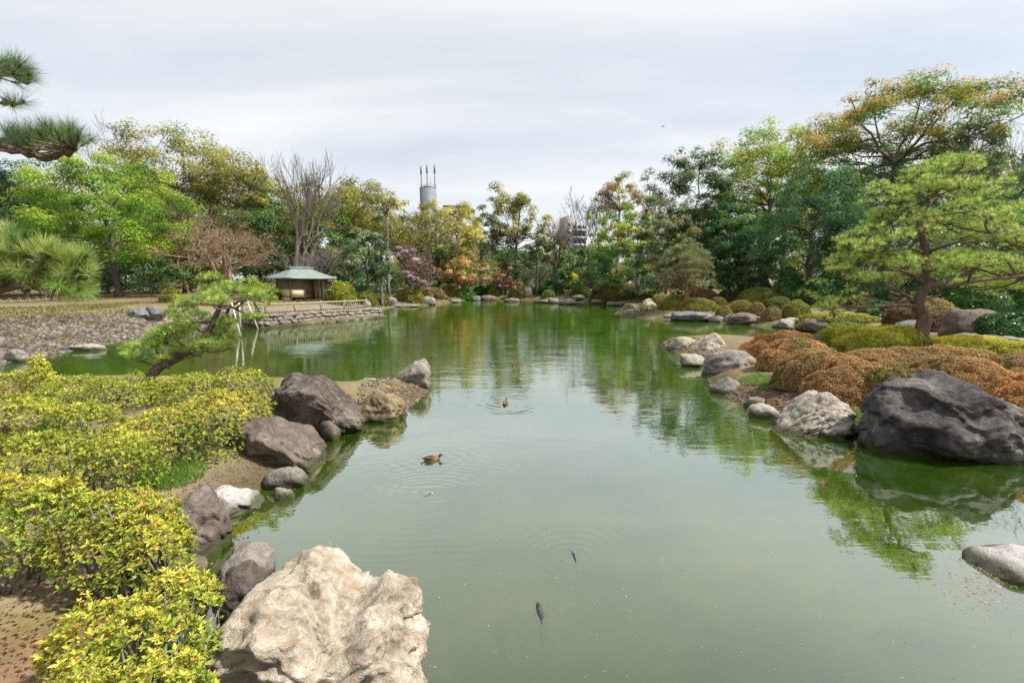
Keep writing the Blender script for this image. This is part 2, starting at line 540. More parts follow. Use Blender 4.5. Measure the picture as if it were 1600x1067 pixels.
C = mixc(C, np.array([0.165, 0.135, 0.075]), sstep(4.2, 6.5, yr) * 0.8)
C = mixc(C, litter, sstep(-0.2, 0.35, fbm(p2 * 0.9, 4)))
C = mixc(C, moss_c, 0.8 * sstep(0.05, 0.5, fbm(p2 * 0.6 + 30, 4)))
wl = sstep(-10, -14, xr) * sstep(12.8, 14.5, yr)
C = mixc(C, stone_c, wl * sstep(7.0, 5.5, sdv))
C = mixc(C, mixc(np.broadcast_to(dry, C.shape), moss_c * 1.3, sstep(-0.1, 0.6, fbm(p2 * 0.25 + 9, 4))), wl * sstep(5.2, 7.0, sdv))
C = mixc(C, path_c, wl * sstep(13.5, 14.5, sdv) * sstep(18.5, 17.5, sdv))
farw = sstep(40, 52, np.hypot(xr, yr)) * (1 - 0.0 * wl)
C = mixc(C, mixc(np.broadcast_to(woodl, C.shape), dry, sstep(-0.1, 0.5, fbm(p2 * 0.2 + 70, 4)) * 0.7), farw * sstep(2, 7, sdv))
deep = np.clip(-Z / 0.9, 0, 1)
bedc = mixc(np.broadcast_to(mud, C.shape), np.array([0.20, 0.185, 0.125]), sstep(-0.25, 0.35, fbm(p2 * 0.9 + 3, 5)))
C = np.where((Z < 0)[:, None], bedc, C)
C = mixc(C, np.array([0.105, 0.085, 0.05]), sstep(-0.15, 0.0, sdv) * sstep(0.9, 0.15, sdv) * (Z > -0.2))
m, nt, out = new_mat('ground')
a = N(nt, 'ShaderNodeAttribute', attribute_name='col')
tc = N(nt, 'ShaderNodeTexCoord')
f = noise_(nt, tc.outputs['Object'], 14, 7, 0.7)
f2 = noise_(nt, tc.outputs['Object'], 2.2, 6, 0.65)
mx = N(nt, 'ShaderNodeMixRGB', blend_type='MULTIPLY'); mx.inputs['Fac'].default_value = 1.0
L(nt, a.outputs['Color'], mx.inputs['Color1'])
L(nt, ramp_(nt, mth(nt, 'ADD', mth(nt, 'MULTIPLY', f, 0.6), mth(nt, 'MULTIPLY', f2, 0.4)), [(0.3, (0.5, 0.48, 0.45)), (0.7, (1.35, 1.35, 1.35))]), mx.inputs['Color2'])
p = N(nt, 'ShaderNodeBsdfPrincipled'); p.inputs['Roughness'].default_value = 0.95; p.inputs['Specular IOR Level'].default_value = 0.15
b = N(nt, 'ShaderNodeBump'); b.inputs['Strength'].default_value = 0.8; b.inputs['Distance'].default_value = 0.03
L(nt, f, b.inputs['Height']); L(nt, mx.outputs[0], p.inputs['Base Color']); L(nt, b.outputs[0], p.inputs['Normal'])
L(nt, p.outputs[0], out.inputs['Surface'])
M_GROUND = m
g = put('ground', MB().add(V, FQ, C).mesh('ground', M_GROUND, True), kind='structure')

# ------------------------------------------------------------------ water
RIPPLES = [  # (px, py, wavelength m, reach m, strength)
    (677, 718, 0.20, 1.5, 1.0), (668, 774, 0.17, 1.3, 1.2), (897, 870, 0.12, 0.55, 1.0), (847, 962, 0.10, 0.35, 0.8),
    (790, 632, 0.22, 1.3, 0.9), (805, 571, 0.28, 1.3, 0.8), (715, 525, 0.35, 1.8, 0.8), (930, 950, 0.13, 0.5, 0.6)]
m, nt, out = new_mat('pond_water')
tc = N(nt, 'ShaderNodeTexCoord')
ob = tc.outputs['Object']
def mapped(sx, sy, rz=0.0):
    mp = N(nt, 'ShaderNodeMapping'); mp.inputs['Scale'].default_value = (sx, sy, 1); mp.inputs['Rotation'].default_value = (0, 0, rz)
    L(nt, ob, mp.inputs[0]); return mp.outputs[0]
w1 = noise_(nt, mapped(1.3, 3.4, 0.12), 1.0, 3, 0.5, 0.4)
w2 = noise_(nt, mapped(3.2, 8.0, -0.2), 1.0, 2, 0.5, 0.3)
w3 = noise_(nt, mapped(0.35, 0.9, 0.3), 1.0, 2, 0.5)
patch = noise_(nt, mapped(0.10, 0.16, 0.4), 1.0, 3, 0.5)
sp = N(nt, 'ShaderNodeSeparateXYZ'); L(nt, ob, sp.inputs[0])
pm = ramp_(nt, patch, [(0.38, (0.25, 0.25, 0.25)), (0.62, (1, 1, 1))])
nearcalm = mth(nt, 'MINIMUM', mth(nt, 'MAXIMUM', mth(nt, 'DIVIDE', mth(nt, 'SUBTRACT', sp.outputs['Y'], 3.0), 9.0), 0.28), 1.0)
h = mth(nt, 'MULTIPLY', mth(nt, 'ADD', mth(nt, 'MULTIPLY', w1, 0.009), mth(nt, 'ADD', mth(nt, 'MULTIPLY', w2, 0.0035), mth(nt, 'MULTIPLY', w3, 0.016))), mth(nt, 'MULTIPLY', pm, nearcalm))
ringmask = ramp_(nt, noise_(nt, mapped(1.1, 1.6, 0.8), 1.0, 2, 0.5), [(0.42, (0.05, 0.05, 0.05)), (0.62, (1, 1, 1))])
for (px, py, wl_, reach, st) in RIPPLES:
    c = at_z(px, py, 0)
    dx = mth(nt, 'SUBTRACT', sp.outputs['X'], c[0]); dy = mth(nt, 'SUBTRACT', sp.outputs['Y'], c[1])
    r = mth(nt, 'SQRT', mth(nt, 'ADD', mth(nt, 'MULTIPLY', dx, dx), mth(nt, 'MULTIPLY', dy, dy)))
    r2 = mth(nt, 'ADD', r, mth(nt, 'MULTIPLY', w3, 0.9 * reach))
    wv = mth(nt, 'SINE', mth(nt, 'MULTIPLY', r2, 2 * pi / wl_))
    fo = mth(nt, 'POWER', 2.718, mth(nt, 'MULTIPLY', mth(nt, 'POWER', mth(nt, 'DIVIDE', r, reach), 2.0), -1.0))
    h = mth(nt, 'ADD', h, mth(nt, 'MULTIPLY', mth(nt, 'MULTIPLY', wv, mth(nt, 'MULTIPLY', fo, ringmask)), 0.0018 * st * (wl_ / 0.2)))
b = N(nt, 'ShaderNodeBump'); b.inputs['Strength'].default_value = 1.0; b.inputs['Distance'].default_value = 1.0
L(nt, h, b.inputs['Height'])
murk = noise_(nt, mapped(0.5, 0.5), 1.0, 5, 0.6, 0.5)
mc = ramp_(nt, murk, [(0.35, (0.017, 0.056, 0.0015)), (0.65, (0.050, 0.094, 0.003))])
dif = N(nt, 'ShaderNodeBsdfDiffuse'); L(nt, mc, dif.inputs['Color'])
tr = N(nt, 'ShaderNodeBsdfTransparent'); tr.inputs['Color'].default_value = (0.55, 0.58, 0.33, 1)
body = N(nt, 'ShaderNodeMixShader')
fv = N(nt, 'ShaderNodeLayerWeight'); fv.inputs['Blend'].default_value = 0.5
L(nt, mth(nt, 'MAXIMUM', mth(nt, 'SUBTRACT', 0.95, mth(nt, 'MULTIPLY', fv.outputs['Facing'], 1.10)), 0.06), body.inputs[0])
L(nt, dif.outputs[0], body.inputs[1]); L(nt, tr.outputs[0], body.inputs[2])
gl = N(nt, 'ShaderNodeBsdfGlossy'); gl.inputs['Roughness'].default_value = 0.015; gl.inputs['Color'].default_value = (0.97, 0.98, 0.97, 1)
L(nt, b.outputs[0], gl.inputs['Normal'])
fr = N(nt, 'ShaderNodeLayerWeight'); fr.inputs['Blend'].default_value = 0.5
L(nt, b.outputs[0], fr.inputs['Normal'])
refl = mth(nt, 'MINIMUM', mth(nt, 'ADD', mth(nt, 'MULTIPLY', mth(nt, 'POWER', fr.outputs['Facing'], 2.2), 1.25), 0.09), 0.62)
mx = N(nt, 'ShaderNodeMixShader')
L(nt, refl, mx.inputs[0]); L(nt, body.outputs[0], mx.inputs[1]); L(nt, gl.outputs[0], mx.inputs[2])
L(nt, mx.outputs[0], out.inputs['Surface'])
M_WATER = m
mnx, mny = SHORE.min(0) - 3; mxx, mxy = SHORE.max(0) + 3
put('water', MB().add([(mnx, mny, 0), (mxx, mny, 0), (mxx, mxy, 0), (mnx, mxy, 0)], [(0, 1, 2, 3)]).mesh('water', M_WATER), kind='structure')

# ------------------------------------------------------------------ leaves
def leaf_quads(mb, c, nrm, size, col, aspect=0.5, rng=R0, tang=None, four=False):
    """one small leaf per centre: a wedge, or a folded four-cornered blade"""
    n = len(c)
    if n == 0:
        return
    nrm = nrm / (np.linalg.norm(nrm, axis=1)[:, None] + 1e-9)
    if tang is None:
        tang = rng.normal(size=(n, 3))
    a = tang - nrm * np.sum(tang * nrm, 1)[:, None]
    a /= np.linalg.norm(a, axis=1)[:, None] + 1e-9
    b = np.cross(nrm, a)
    L_ = np.broadcast_to(size, (n,))[:, None] * 0.5
    if four:
        V = np.stack([c - a * L_, c + b * L_ * aspect + nrm * L_ * 0.18, c + a * L_ - nrm * L_ * 0.12, c - b * L_ * aspect + nrm * L_ * 0.18], 1)
    else:
        V = np.stack([c - a * L_ * 1.1, c + a * L_ * 0.55 + b * L_ * aspect * 1.15, c + a * L_ * 0.65 - b * L_ * aspect * 1.15], 1)
    k = V.shape[1]
    mb.add(V.reshape(-1, 3), np.arange(n * k).reshape(n, k), np.repeat(col, k, axis=0))
def unit(rng, n):
    v = rng.normal(size=(n, 3))
    return v / np.linalg.norm(v, axis=1)[:, None]
def palette(rng, cols, n, jit=0.16):
    cols = np.array(cols)
    i = rng.integers(0, len(cols), n)
    return np.clip(cols[i] * (1 + rng.normal(0, jit, (n, 1))), 0.004, 0.9)
def clump_leaves(mb, rng, centres, radii, per, size, cols, flat=0.75, up=0.5, aspect=0.5, tip=None, tipz=0.4):
    """leaves in clumps: a shell-weighted ball round each centre"""
    per = np.maximum(1, np.round(np.broadcast_to(per, (len(centres),)))).astype(int)
    cc = np.repeat(np.asarray(centres), per, axis=0)
    rr = np.repeat(np.broadcast_to(radii, (len(centres),)), per)
    clc = np.repeat(palette(rng, cols, len(centres), 0.14), per, axis=0)
    n = len(cc)
    d = unit(rng, n)
    d[:, 2] = np.where(d[:, 2] < -0.35, -d[:, 2], d[:, 2])
    rad = rng.random(n) ** 0.45
    o = d * rad[:, None] * rr[:, None]
    o[:, 2] *= flat
    nr = d * 0.9 + unit(rng, n) * 0.55 + np.array([0, 0, up])
    col = clc * (1 + rng.normal(0, 0.13, (n, 1)))
    if tip is not None:
        w = np.clip((d[:, 2] * rad - tipz) * 2.2 + np.repeat(rng.normal(0, .35, len(centres)), per) + rng.normal(0, 0.1, n), 0, 1)[:, None]
        col = col * (1 - w) + palette(rng, tip, n, 0.1) * w
    leaf_quads(mb, cc + o, nr, size * rng.uniform(0.7, 1.3, n), np.clip(col, 0.004, 0.9), aspect, rng)
    return n

# ------------------------------------------------------------------ branching
def grow(rng, levels, tf=0.3, n0=4, kids=(3, 4, 4), spread=0.75, up=0.35, wob=0.12, lean=(0, 0), r0=0.02, lratio=0.62, stems=1, droop=0.0):
    """a tree skeleton of height about one: lists of segments and of branch tips with directions"""
    P0, P1, A, B = [], [], [], []
    tips = []
    def branch(p, d, length, r, lev):
        k = 4 if lev < 2 else 3
        pts = [p]
        q = p.copy()
        dd = d.copy()
        for i in range(k):
            dd = dd + rng.normal(0, wob, 3)
            dd[2] += up * 0.25 if lev > 0 else 0.05
            dd[2] -= droop * lev * 0.12
            dd /= np.linalg.norm(dd)
            q = q + dd * length / k
            pts.append(q.copy())
        rs = np.linspace(r, r * (0.62 if lev < levels else 0.25), k + 1)
        for i in range(k):
            P0.append(pts[i]); P1.append(pts[i + 1]); A.append(rs[i]); B.append(rs[i + 1])
        if lev >= levels:
            tips.append((q, dd))
            return
        n = n0 if lev == 0 else kids[min(lev - 1, len(kids) - 1)]
        ph = rng.random() * 6.28
        for j in range(n):
            f = 1.0 if j == 0 else rng.uniform(0.45 if lev else 0.72, 1.0)
            s = f * k
            i = min(int(s), k - 1)
            st = pts[i] + (pts[i + 1] - pts[i]) * (s - i)
            ang = ph + j * 2.4 + rng.normal(0, 0.3)
            side = np.array([cos(ang), sin(ang), 0])
            side = side - dd * np.dot(side, dd)
            side /= np.linalg.norm(side) + 1e-9
            sp_ = spread * rng.uniform(0.6, 1.25) * (0.45 if j == 0 else 1.0)
            nd = dd * cos(sp_) + side * sin(sp_)
            nd[2] += up * 0.3
            nd /= np.linalg.norm(nd)
            branch(st, nd, length * lratio * rng.uniform(0.75, 1.2) * (1.15 if lev == 0 else 1), rs[min(i + 1, k)] * (0.85 if j == 0 else 0.62), lev + 1)
    for s in range(stems):
        a = rng.random() * 6.28
        d0 = np.array([lean[0], lean[1], 1.0])
        if stems > 1:
            d0 += 0.28 * np.array([cos(a), sin(a), 0])
        d0 /= np.linalg.norm(d0)
        off = np.zeros(3) if stems == 1 else np.array([cos(a), sin(a), 0]) * 0.02
        branch(off, d0, tf, r0, 0)
    return (np.array(P0), np.array(P1), np.array(A), np.array(B), np.array([t[0] for t in tips]), np.array([t[1] for t in tips]))

def tree(kind, name, label, cat, px, Y, top, w, cbot=None, cols=None, bark=None, group=None, seed=1, dens=1.0, lpx=3.5, tip=None, stems=1,
         levels=None, tf=0.3, clump=0.1, leafmat=None, base=None, lean=0.0, spread=0.75, up=0.35, droop=0.0, rpx=None, gaps=0.0, nclump=None, wild=0.25):
    """one tree: px = column of its middle, Y = metres off, top / cbot = rows of crown top and crown bottom, w = crown width in px"""
    rng = np.random.default_rng(seed * 7919 + 13)
    cbot = cbot if cbot is not None else 440
    xb, _, _ = at_y(px, 450, Y)
    zb = gz(xb, Y) - 0.05 if base is None else base
    xt, _, zt = at_y(px, top, Y)
    H = zt - zb
    dist = sqrt(xb * xb + Y * Y)
    m_px = Y / F / (ray(px, (top + cbot) / 2)[1])
    W = w * m_px
    zc = at_y(px, cbot, Y)[2] - zb
    lsz = lpx * m_px
    root = thing(name, label, cat, (xb, Y, zb), 0.0, group)
    tr_, cr = MB(), MB()
    area = w * max(10, cbot - top) * 0.78
    bark = bark or M_BARK
    if kind in ('dense', 'airy'):
        airy = kind == 'airy'
        cz, rz = (zc + H) / 2, (H - zc) / 2
        n = nclump or int(np.clip(area / (120 if airy else 150), 34, 170))
        k = max(W * clump * 0.92, 0.4) if airy else max(W / 2 * 0.17, 0.45)
        d = unit(rng, n * 4)
        if airy:
            d = d[d[:, 2] > -0.45][:n]
        else:
            d = d[d[:, 2] > -0.8][:n]
        n = len(d)
        ns = fbm(d * 1.7 + seed, 3)
        rad = (0.86 + (wild + .08 * airy) * ns) * rng.uniform(0.62 if airy else 0.72, 1.0, n)
        ctr = np.stack([d[:, 0] * (W / 2 - k) * rad * 1.12, d[:, 1] * (W / 2 - k) * rad * 1.12, cz + d[:, 2] * (rz - k * 0.6) * np.clip(rad * 1.15, 0.4, 1.08)], 1)
        if airy:
            keep = rng.random(n) >= gaps
            ctr = ctr[keep]
        else:
            fill = unit(rng, n // 3) * np.array([W * 0.25, W * 0.25, rz * 0.55]) + np.array([0, 0, cz])
            ctr = np.vstack([ctr, fill])
        n = len(ctr)
        hx = np.percentile(np.abs(ctr[:, 0]), 96)
        ctr[:, :2] *= max(W / 2 - k * 0.75, 0.3) / hx
        ctr[:, 2] = cz + (ctr[:, 2] - cz) * np.where(ctr[:, 2] > cz, (H - k * 0.55 - cz) / max(np.sort(ctr[:, 2])[-2] - cz, 0.1), 1.0)
        ctr[:, 0] += lean * W * ctr[:, 2] / H
        rr = k * rng.uniform(0.7, 1.45, n)
        tot = area * (2.2 if airy else 2.8) * dens / (lpx * lpx * 0.45 * 0.55)
        clump_leaves(cr, rng, ctr, rr, tot * rr ** 2 / np.sum(rr ** 2), lsz, cols, 0.78 if airy else 0.82, 0.5, 0.5, tip)
        r_ = (rpx or max(3.0, w * 0.03)) * m_px
        nst = max(stems, 1)
        lines = []
        for sdx in range(nst):
            hh = (zc * 0.7 + H * 0.3) if airy else min(cz, H * 0.72)
            o_ = np.array([0, 0]) if nst == 1 else rng.normal(0, .10 * W, 2)
            ps = np.linspace([0, 0, -0.3], [lean * W * .5 + o_[0], o_[1], hh], 8) + rng.normal(0, 0.012 * W, (8, 3)) * np.linspace(0, 1, 8)[:, None]
            ps[:, :2] += (np.linspace(0, 1, 8) ** .6)[:, None] * o_ * .6
            tr_.tube(ps, np.linspace(r_, r_ * 0.55, 8) * np.r_[1.35, np.ones(7)] / nst ** .4, 8)
            lines += [(q, r_ * (0.55 if i > 3 else .7) / nst ** .4) for i, q in enumerate(ps) if i >= 4]
        order = np.argsort(rng.random(n))
        main = order[:7 if airy else 5]
        rest = order[7 if airy else 5:(90 if airy else 26)]
        for grp, fac in ((main, .6), (rest, .5)):
            LP = np.array([q for q, _ in lines]); LR = np.array([q for _, q in lines])
            for j in grp:
                c_ = ctr[j]
                dd = np.linalg.norm((LP - c_) * np.array([1, 1, 1.0]), axis=1) + np.maximum(LP[:, 2] - c_[2] + .15 * np.linalg.norm(c_[:2]), 0) * 3
                i = int(np.argmin(dd))
                s0, r0_ = LP[i], max(LR[i] * fac, 0.35 * m_px)
                t_ = np.linspace(0, 1, 5)[:, None]
                pth = s0 * (1 - t_) + c_ * t_
                pth[:, 2] += (np.sin(t_ * pi) * 0.10 * np.linalg.norm(c_ - s0))[:, 0] * rng.uniform(-.6, 1)
                pth[1:4] += rng.normal(0, .035, (3, 3)) * np.linalg.norm(c_ - s0)
                tr_.tube(pth, np.linspace(r0_, max(r0_ * .3, .25 * m_px), 5), 5, None, False)
                if grp is main:
                    lines += [(pth[q], r0_ * (1 - .16 * q)) for q in (1, 2, 3, 4)]
    else:
        lv = levels or {'airy': 3, 'bare': 4, 'wispy': 4}[kind]
        sk = grow(rng, lv, tf=tf, n0=5, kids=(4, 4, 4, 3), spread=spread, up=up, lean=(lean, 0), r0=1.0, stems=stems, droop=droop)
        P0, P1, A, B, T, TD = sk
        allp = np.vstack([P1, T])
        mid = (allp[:, 0].min() + allp[:, 0].max()) / 2, (allp[:, 1].min() + allp[:, 1].max()) / 2
        ck = clump * W if kind == 'airy' else (0.05 * W if kind == 'wispy' else 0)
        ex = max(np.percentile(np.abs(T[:, 0]), 88), np.percentile(np.abs(T[:, 1]), 88), 1e-3)
        S = np.array([(W / 2 - ck) / ex, (W / 2 - ck) / ex, (H - ck * 0.8) / allp[:, 2].max()])
        # keep the first limbs at the foot of the crown
        zz0 = tf * allp[:, 2].max() if stems == 1 else 0
        def fit(P):
            Q = P * S
            return Q
        P0, P1, T = fit(P0), fit(P1), fit(T)
        r_ = (rpx or max(2.2, w * 0.022)) * m_px
        A_, B_ = A * r_, B * r_
        mn = 0.24 * m_px
        A_, B_ = np.maximum(A_, mn), np.maximum(B_, mn * 0.8)
        big = A_ > 1.2 * m_px
        P0[:stems * 0 + 1, 2] -= 0.2
        tr_.segs(P0[big], P1[big], A_[big], B_[big], 6)
        tr_.segs(P0[~big], P1[~big], A_[~big], B_[~big], 3)
        if kind != 'bare' and cols is not None:
            keep = rng.random(len(T)) >= gaps
            T = T[keep]
            if kind == 'airy':
                rr = ck * rng.uniform(0.7, 1.3, len(T))
                tot = area * 1.9 * dens / (lpx * lpx * 0.45 * 0.55)
                clump_leaves(cr, rng, T, rr, tot * rr ** 2 / np.sum(rr ** 2), lsz, cols, 0.62, 0.6, 0.5, tip)
            else:
                # small young leaves strung along the twigs
                tw = A_ < 0.9 * m_px
                q0, q1 = P0[tw], P1[tw]
                tot = int(area * 0.8 * dens / (lpx * lpx * 0.3))
                i = rng.integers(0, len(q0), tot)
                t_ = rng.random(tot)[:, None]
                c = q0[i] * (1 - t_) + q1[i] * t_ + rng.normal(0, lsz * 0.9, (tot, 3))
                leaf_quads(cr, c, unit(rng, tot) + np.array([0, 0, 0.5]), lsz * rng.uniform(0.6, 1.2, tot), palette(rng, cols, tot, 0.2), 0.5, rng)
    put('trunk', tr_.mesh('trunk', bark, True), root)
    if cr.n:
        put('crown', cr.mesh('crown', leafmat or M_LEAF), root)
    return root

# ------------------------------------------------------------------ rocks
import bmesh
_ico = {}
def ico(n):
    if n not in _ico:
        bm = bmesh.new()
        bmesh.ops.create_icosphere(bm, subdivisions=n, radius=1.0)
        bm.verts.ensure_lookup_table()
        _ico[n] = (np.array([v.co[:] for v in bm.verts]), np.array([[v.index for v in f.verts] for f in bm.faces]))
        bm.free()
    return _ico[n]
def rock_shape(seed, res=4, planes=13, box=3.2, rough=0.10, sharp=0.75, crag=0.05, low=0.22):
    """unit rock: x, y in -1..1, z in -0.5..1, cut by planes, then roughened"""
    rng = np.random.default_rng(seed * 101 + 3)
    d, f = ico(res)
    r = 1.0 / (np.sum(np.abs(d) ** box, 1) ** (1 / box))
    n = unit(rng, planes)
    h = rng.uniform(0.62, 1.0, planes)
    k = np.max(np.maximum(d @ n.T, 1e-3) / h[None], axis=1)
    r2 = np.minimum(r, 1.0 / k)
    r = r * (1 - sharp) + r2 * sharp
    p = d * r[:, None]
    nn = fbm(p * 1.3 + seed, 3) * rough * 1.5 + ridged(p * 2.6 + seed * 2, 4, 0.55) * crag
    if res >= 5:
        nn = nn + ridged(p * 7 + seed, 4, 0.6) * crag * 0.28
    if crag > 0.03 and res >= 4:
        g1 = fbm(p * 1.25 + seed * 3.1, 3); g2 = fbm(p * 2.3 - seed * 1.7, 3)
        nn = nn - crag * (0.85 * np.exp(-(g1 / 0.045) ** 2) + 0.5 * np.exp(-(g2 / 0.05) ** 2))
        ax = unit(rng, 1)[0]
        tt = p @ ax * 5.5 + fbm(p * 1.6 + seed, 3) * 0.9
        nn = nn + crag * 0.28 * (np.abs((tt % 1.0) - 0.5) * 2 - 0.5)
    if res >= 4 and crag > 0.025:
        for cnt, amp in ((16, 0.9), (70, 0.5)):
            cc = unit(rng, cnt) * rng.uniform(.75, 1.0, (cnt, 1))
            wp = p + np.stack([vnoise(p * 2.6 + q * 7.7) for q in range(3)], 1) * (0.22 if cnt < 30 else 0.12)
            i = np.argmin(((wp[:, None, :] - cc[None]) ** 2).sum(2), axis=1) if len(p) < 12000 else np.concatenate([np.argmin(((w_[:, None, :] - cc[None]) ** 2).sum(2), axis=1) for w_ in np.array_split(wp, 8)])
            tl = unit(rng, cnt) * crag * 1.5
            nn = nn + amp * (np.sum(tl[i] * (wp - cc[i]), 1) + rng.normal(0, crag * .28, cnt)[i])
    p = p + d * nn[:, None]
    return p, f
def rock(l, r, top, base, mat, label, seed, zb=0.0, depth=0.8, sil=None, res=4, name='boulder', group=None, cat='rock', rz=0.0, sink=0.3, over=0.0, **kw):
    b = at_z((l + r) / 2, base, zb)
    m_px = b[1] / F / ray(0, base)[1]
    Wd = (r - l) * m_px
    D = Wd * depth
    cy = b[1] + D * 0.42
    cx_ = at_y((l + r) / 2, base, cy)[0] * 0.5 + b[0] * 0.5
    zt = at_y((l + r) / 2, top, b[1] + D * 0.38)[2]
    H = max(zt - zb, 0.05)
    p, f = rock_shape(seed, res, **kw)
    if rz:
        p = p @ np.array([[cos(rz), sin(rz), 0], [-sin(rz), cos(rz), 0], [0, 0, 1]])
    for a in (0, 1):
        p[:, a] = (p[:, a] - (p[:, a].max() + p[:, a].min()) / 2) / ((p[:, a].max() - p[:, a].min()) / 2)
    z = (p[:, 2] - p[:, 2].min()) / (p[:, 2].max() - p[:, 2].min())
    if sil is not None:
        xs = np.array([s[0] for s in sil]) * 2 - 1
        hs = np.array([s[1] for s in sil])
        s = np.interp(p[:, 0], xs, hs)
        z = z * s
    if over:
        p[:, 1] = p[:, 1] - over * (z - 0.3)
    zz = -sink * H - 0.12 + z * (H * (1 + sink) + 0.12)
    q = np.stack([p[:, 0] * Wd / 2, p[:, 1] * D / 2, zz], 1)
    mb = MB().add(q, f)
    o = put(name, mb.mesh(name, ROCK[mat], True), None, (cx_, cy, zb))
    return tag(o, label, cat, group)

# around the near bank
rock(262, 700, 902, 1180, 'cream', 'big cream weathered boulder with two humps beside the yellow azalea', 5, depth=0.80, res=6, rough=0.10, crag=0.085, sink=0.15, sharp=0.7,
     sil=[(0, .50), (.10, .68), (.24, .92), (.38, 1.0), (.52, .93), (.60, .80), (.66, .82), (.74, .95), (.86, 1.0), (.96, .85), (1, .7)], box=4.2)
rock(335, 418, 862, 925, 'grey', 'smooth grey stone wedged behind the big cream boulder', 12, zb=0.05, depth=1.1, res=5, sharp=0.35, crag=0.02)
rock(330, 405, 885, 965, 'dark', 'brown slanting stone touching the flank of the big cream boulder', 14, zb=0.12, depth=1.0, res=5, sharp=0.5)
rock(238, 345, 762, 872, 'red', 'reddish brown craggy rock half under the azalea at the water edge', 21, zb=0.02, depth=0.9, res=5, crag=0.07, sil=[(0, .6), (.3, .85), (.62, 1), (.85, .95), (1, .6)])
rock(288, 414, 764, 808, 'white', 'low whitish cracked rock reaching into the water', 23, depth=0.75, res=5, sil=[(0, .7), (.35, 1), (.75, .95), (1, .55)])
rock(402, 478, 726, 765, 'grey', 'flat oblong grey stone lying at the foot of the brown boulder', 31, depth=0.55, res=4, sharp=0.4, crag=0.02, sil=[(0, .7), (.3, .85), (.8, 1), (1, .8)])
rock(322, 510, 643, 742, 'brown', 'brown rounded boulder in front of the large dark overhanging one', 37, depth=0.75, res=6, sharp=0.6, sil=[(0, .45), (.12, .7), (.3, .95), (.5, 1), (.75, .82), (.88, .6), (1, .38)])
rock(398, 566, 583, 686, 'dark', 'large dark craggy boulder overhanging the water', 42, depth=0.75, res=6, crag=0.07, over=0.35, sil=[(0, .8), (.1, .93), (.3, .98), (.45, .97), (.62, 1), (.7, .97), (.85, .82), (1, .6)])
rock(548, 637, 608, 660, 'mossy', 'low mossy brown rock between the dark boulder and the pebble tip', 44, depth=0.7, res=5, sil=[(0, .85), (.3, 1), (.7, .95), (1, .7)])
rock(611, 675, 560, 610, 'grey', 'upright grey rock standing on the tip of the pebble spit', 48, zb=0.03, depth=0.7, res=5, sil=[(0, .45), (.25, .72), (.55, .95), (.8, 1), (1, .85)])
rock(470, 500, 700, 724, 'grey', 'small grey stone below the near end of the brown boulder', 53, depth=0.8, res=3)
rock(424, 458, 762, 782, 'pale', 'small pale stone between the whitish slab and the flat oblong stone', 54, depth=0.7, res=3)
rock(552, 634, 592, 616, 'pale', 'flat tan slab forming the back of the pebble tip by the upright rock', 55, zb=0.0, depth=0.8, res=4, sharp=.8)
rock(1064, 1104, 553, 574, 'pale', 'pale flat slab at the gravel edge just before the broad grey boulder', 64, zb=0.0, depth=0.8, res=4)
rock(1166, 1206, 620, 640, 'grey', 'low grey slab half buried in the gravel beside the flat layered stone', 65, zb=0.0, depth=0.8, res=4)
rock(1176, 1222, 632, 656, 'pale', 'pale low slab at the waterline next to the pale angular boulder', 67, zb=0.0, depth=0.7, res=4)
rock(497, 530, 655, 690, 'brown', 'small brown stone in the gap between two dark boulders', 52, depth=0.8, res=3)
# the bank with the big pine
rock(1086, 1152, 520, 556, 'pale', 'pale peaked rock second from the tip of the gravel point', 61, zb=0.12, depth=0.9, res=5, sil=[(0, .55), (.3, .9), (.55, 1), (.8, .8), (1, .4)])
rock(1048, 1090, 526, 548, 'pale', 'small pale rock at the very tip of the gravel point', 63, zb=0.05, depth=0.9, res=4)
rock(1100, 1192, 543, 588, 'grey', 'broad grey boulder in front of the first orange azalea', 66, zb=0.08, depth=0.8, res=5, sharp=0.5, sil=[(0, .7), (.25, .95), (.6, 1), (1, .75)])
rock(1112, 1176, 586, 617, 'grey', 'flat layered grey stone below the broad boulder at the waterline', 68, depth=0.7, res=4, sil=[(0, .7), (.4, 1), (1, .55)])
rock(1198, 1248, 588, 624, 'brown', 'round brown stone beside a green tuft under the orange azaleas', 71, zb=0.1, depth=0.9, res=5, sharp=0.35, crag=0.02)
rock(1208, 1360, 609, 684, 'pale', 'pale angular boulder sloping into the water beside the black one', 74, depth=0.7, res=6, crag=0.07, box=4.6, sil=[(0, .35), (.14, .5), (.3, .72), (.5, .96), (.6, 1), (.8, .86), (.94, .66), (1, .55)])
rock(1360, 1690, 582, 726, 'black', 'huge black boulder with white veins below the orange azaleas', 79, depth=0.6, res=6, crag=0.05, box=3.6, sil=[(0, .72), (.08, .95), (.25, 1), (.35, .93), (.45, 1), (.6, .88), (.78, .82), (.92, .7), (1, .55)])
rock(1366, 1436, 668, 704, 'grey', 'grey stone at the lower corner of the huge black boulder', 83, depth=0.7, res=4)
rock(1560, 1625, 690, 728, 'grey', 'pale grey stone under the far end of the huge black boulder', 84, depth=0.7, res=4)
rock(1250, 1312, 519, 545, 'blue', 'blue grey pointed rock between orange azalea and yellow hedge', 86, zb=0.62, depth=0.8, res=5, sil=[(0, .3), (.4, 1), (.7, .75), (1, .25)])
rock(1543, 1690, 864, 918, 'white', 'whitish flat rock ringed by pink petals in the open water', 88, depth=0.8, res=5, sharp=0.4, crag=0.03, sil=[(0, .5), (.2, .9), (.6, 1), (1, .8)])
rock(1486, 1556, 482, 524, 'brown', 'dull brown rock behind the big pine among leaf litter', 90, zb=0.75, depth=0.8, res=4, sharp=0.4)
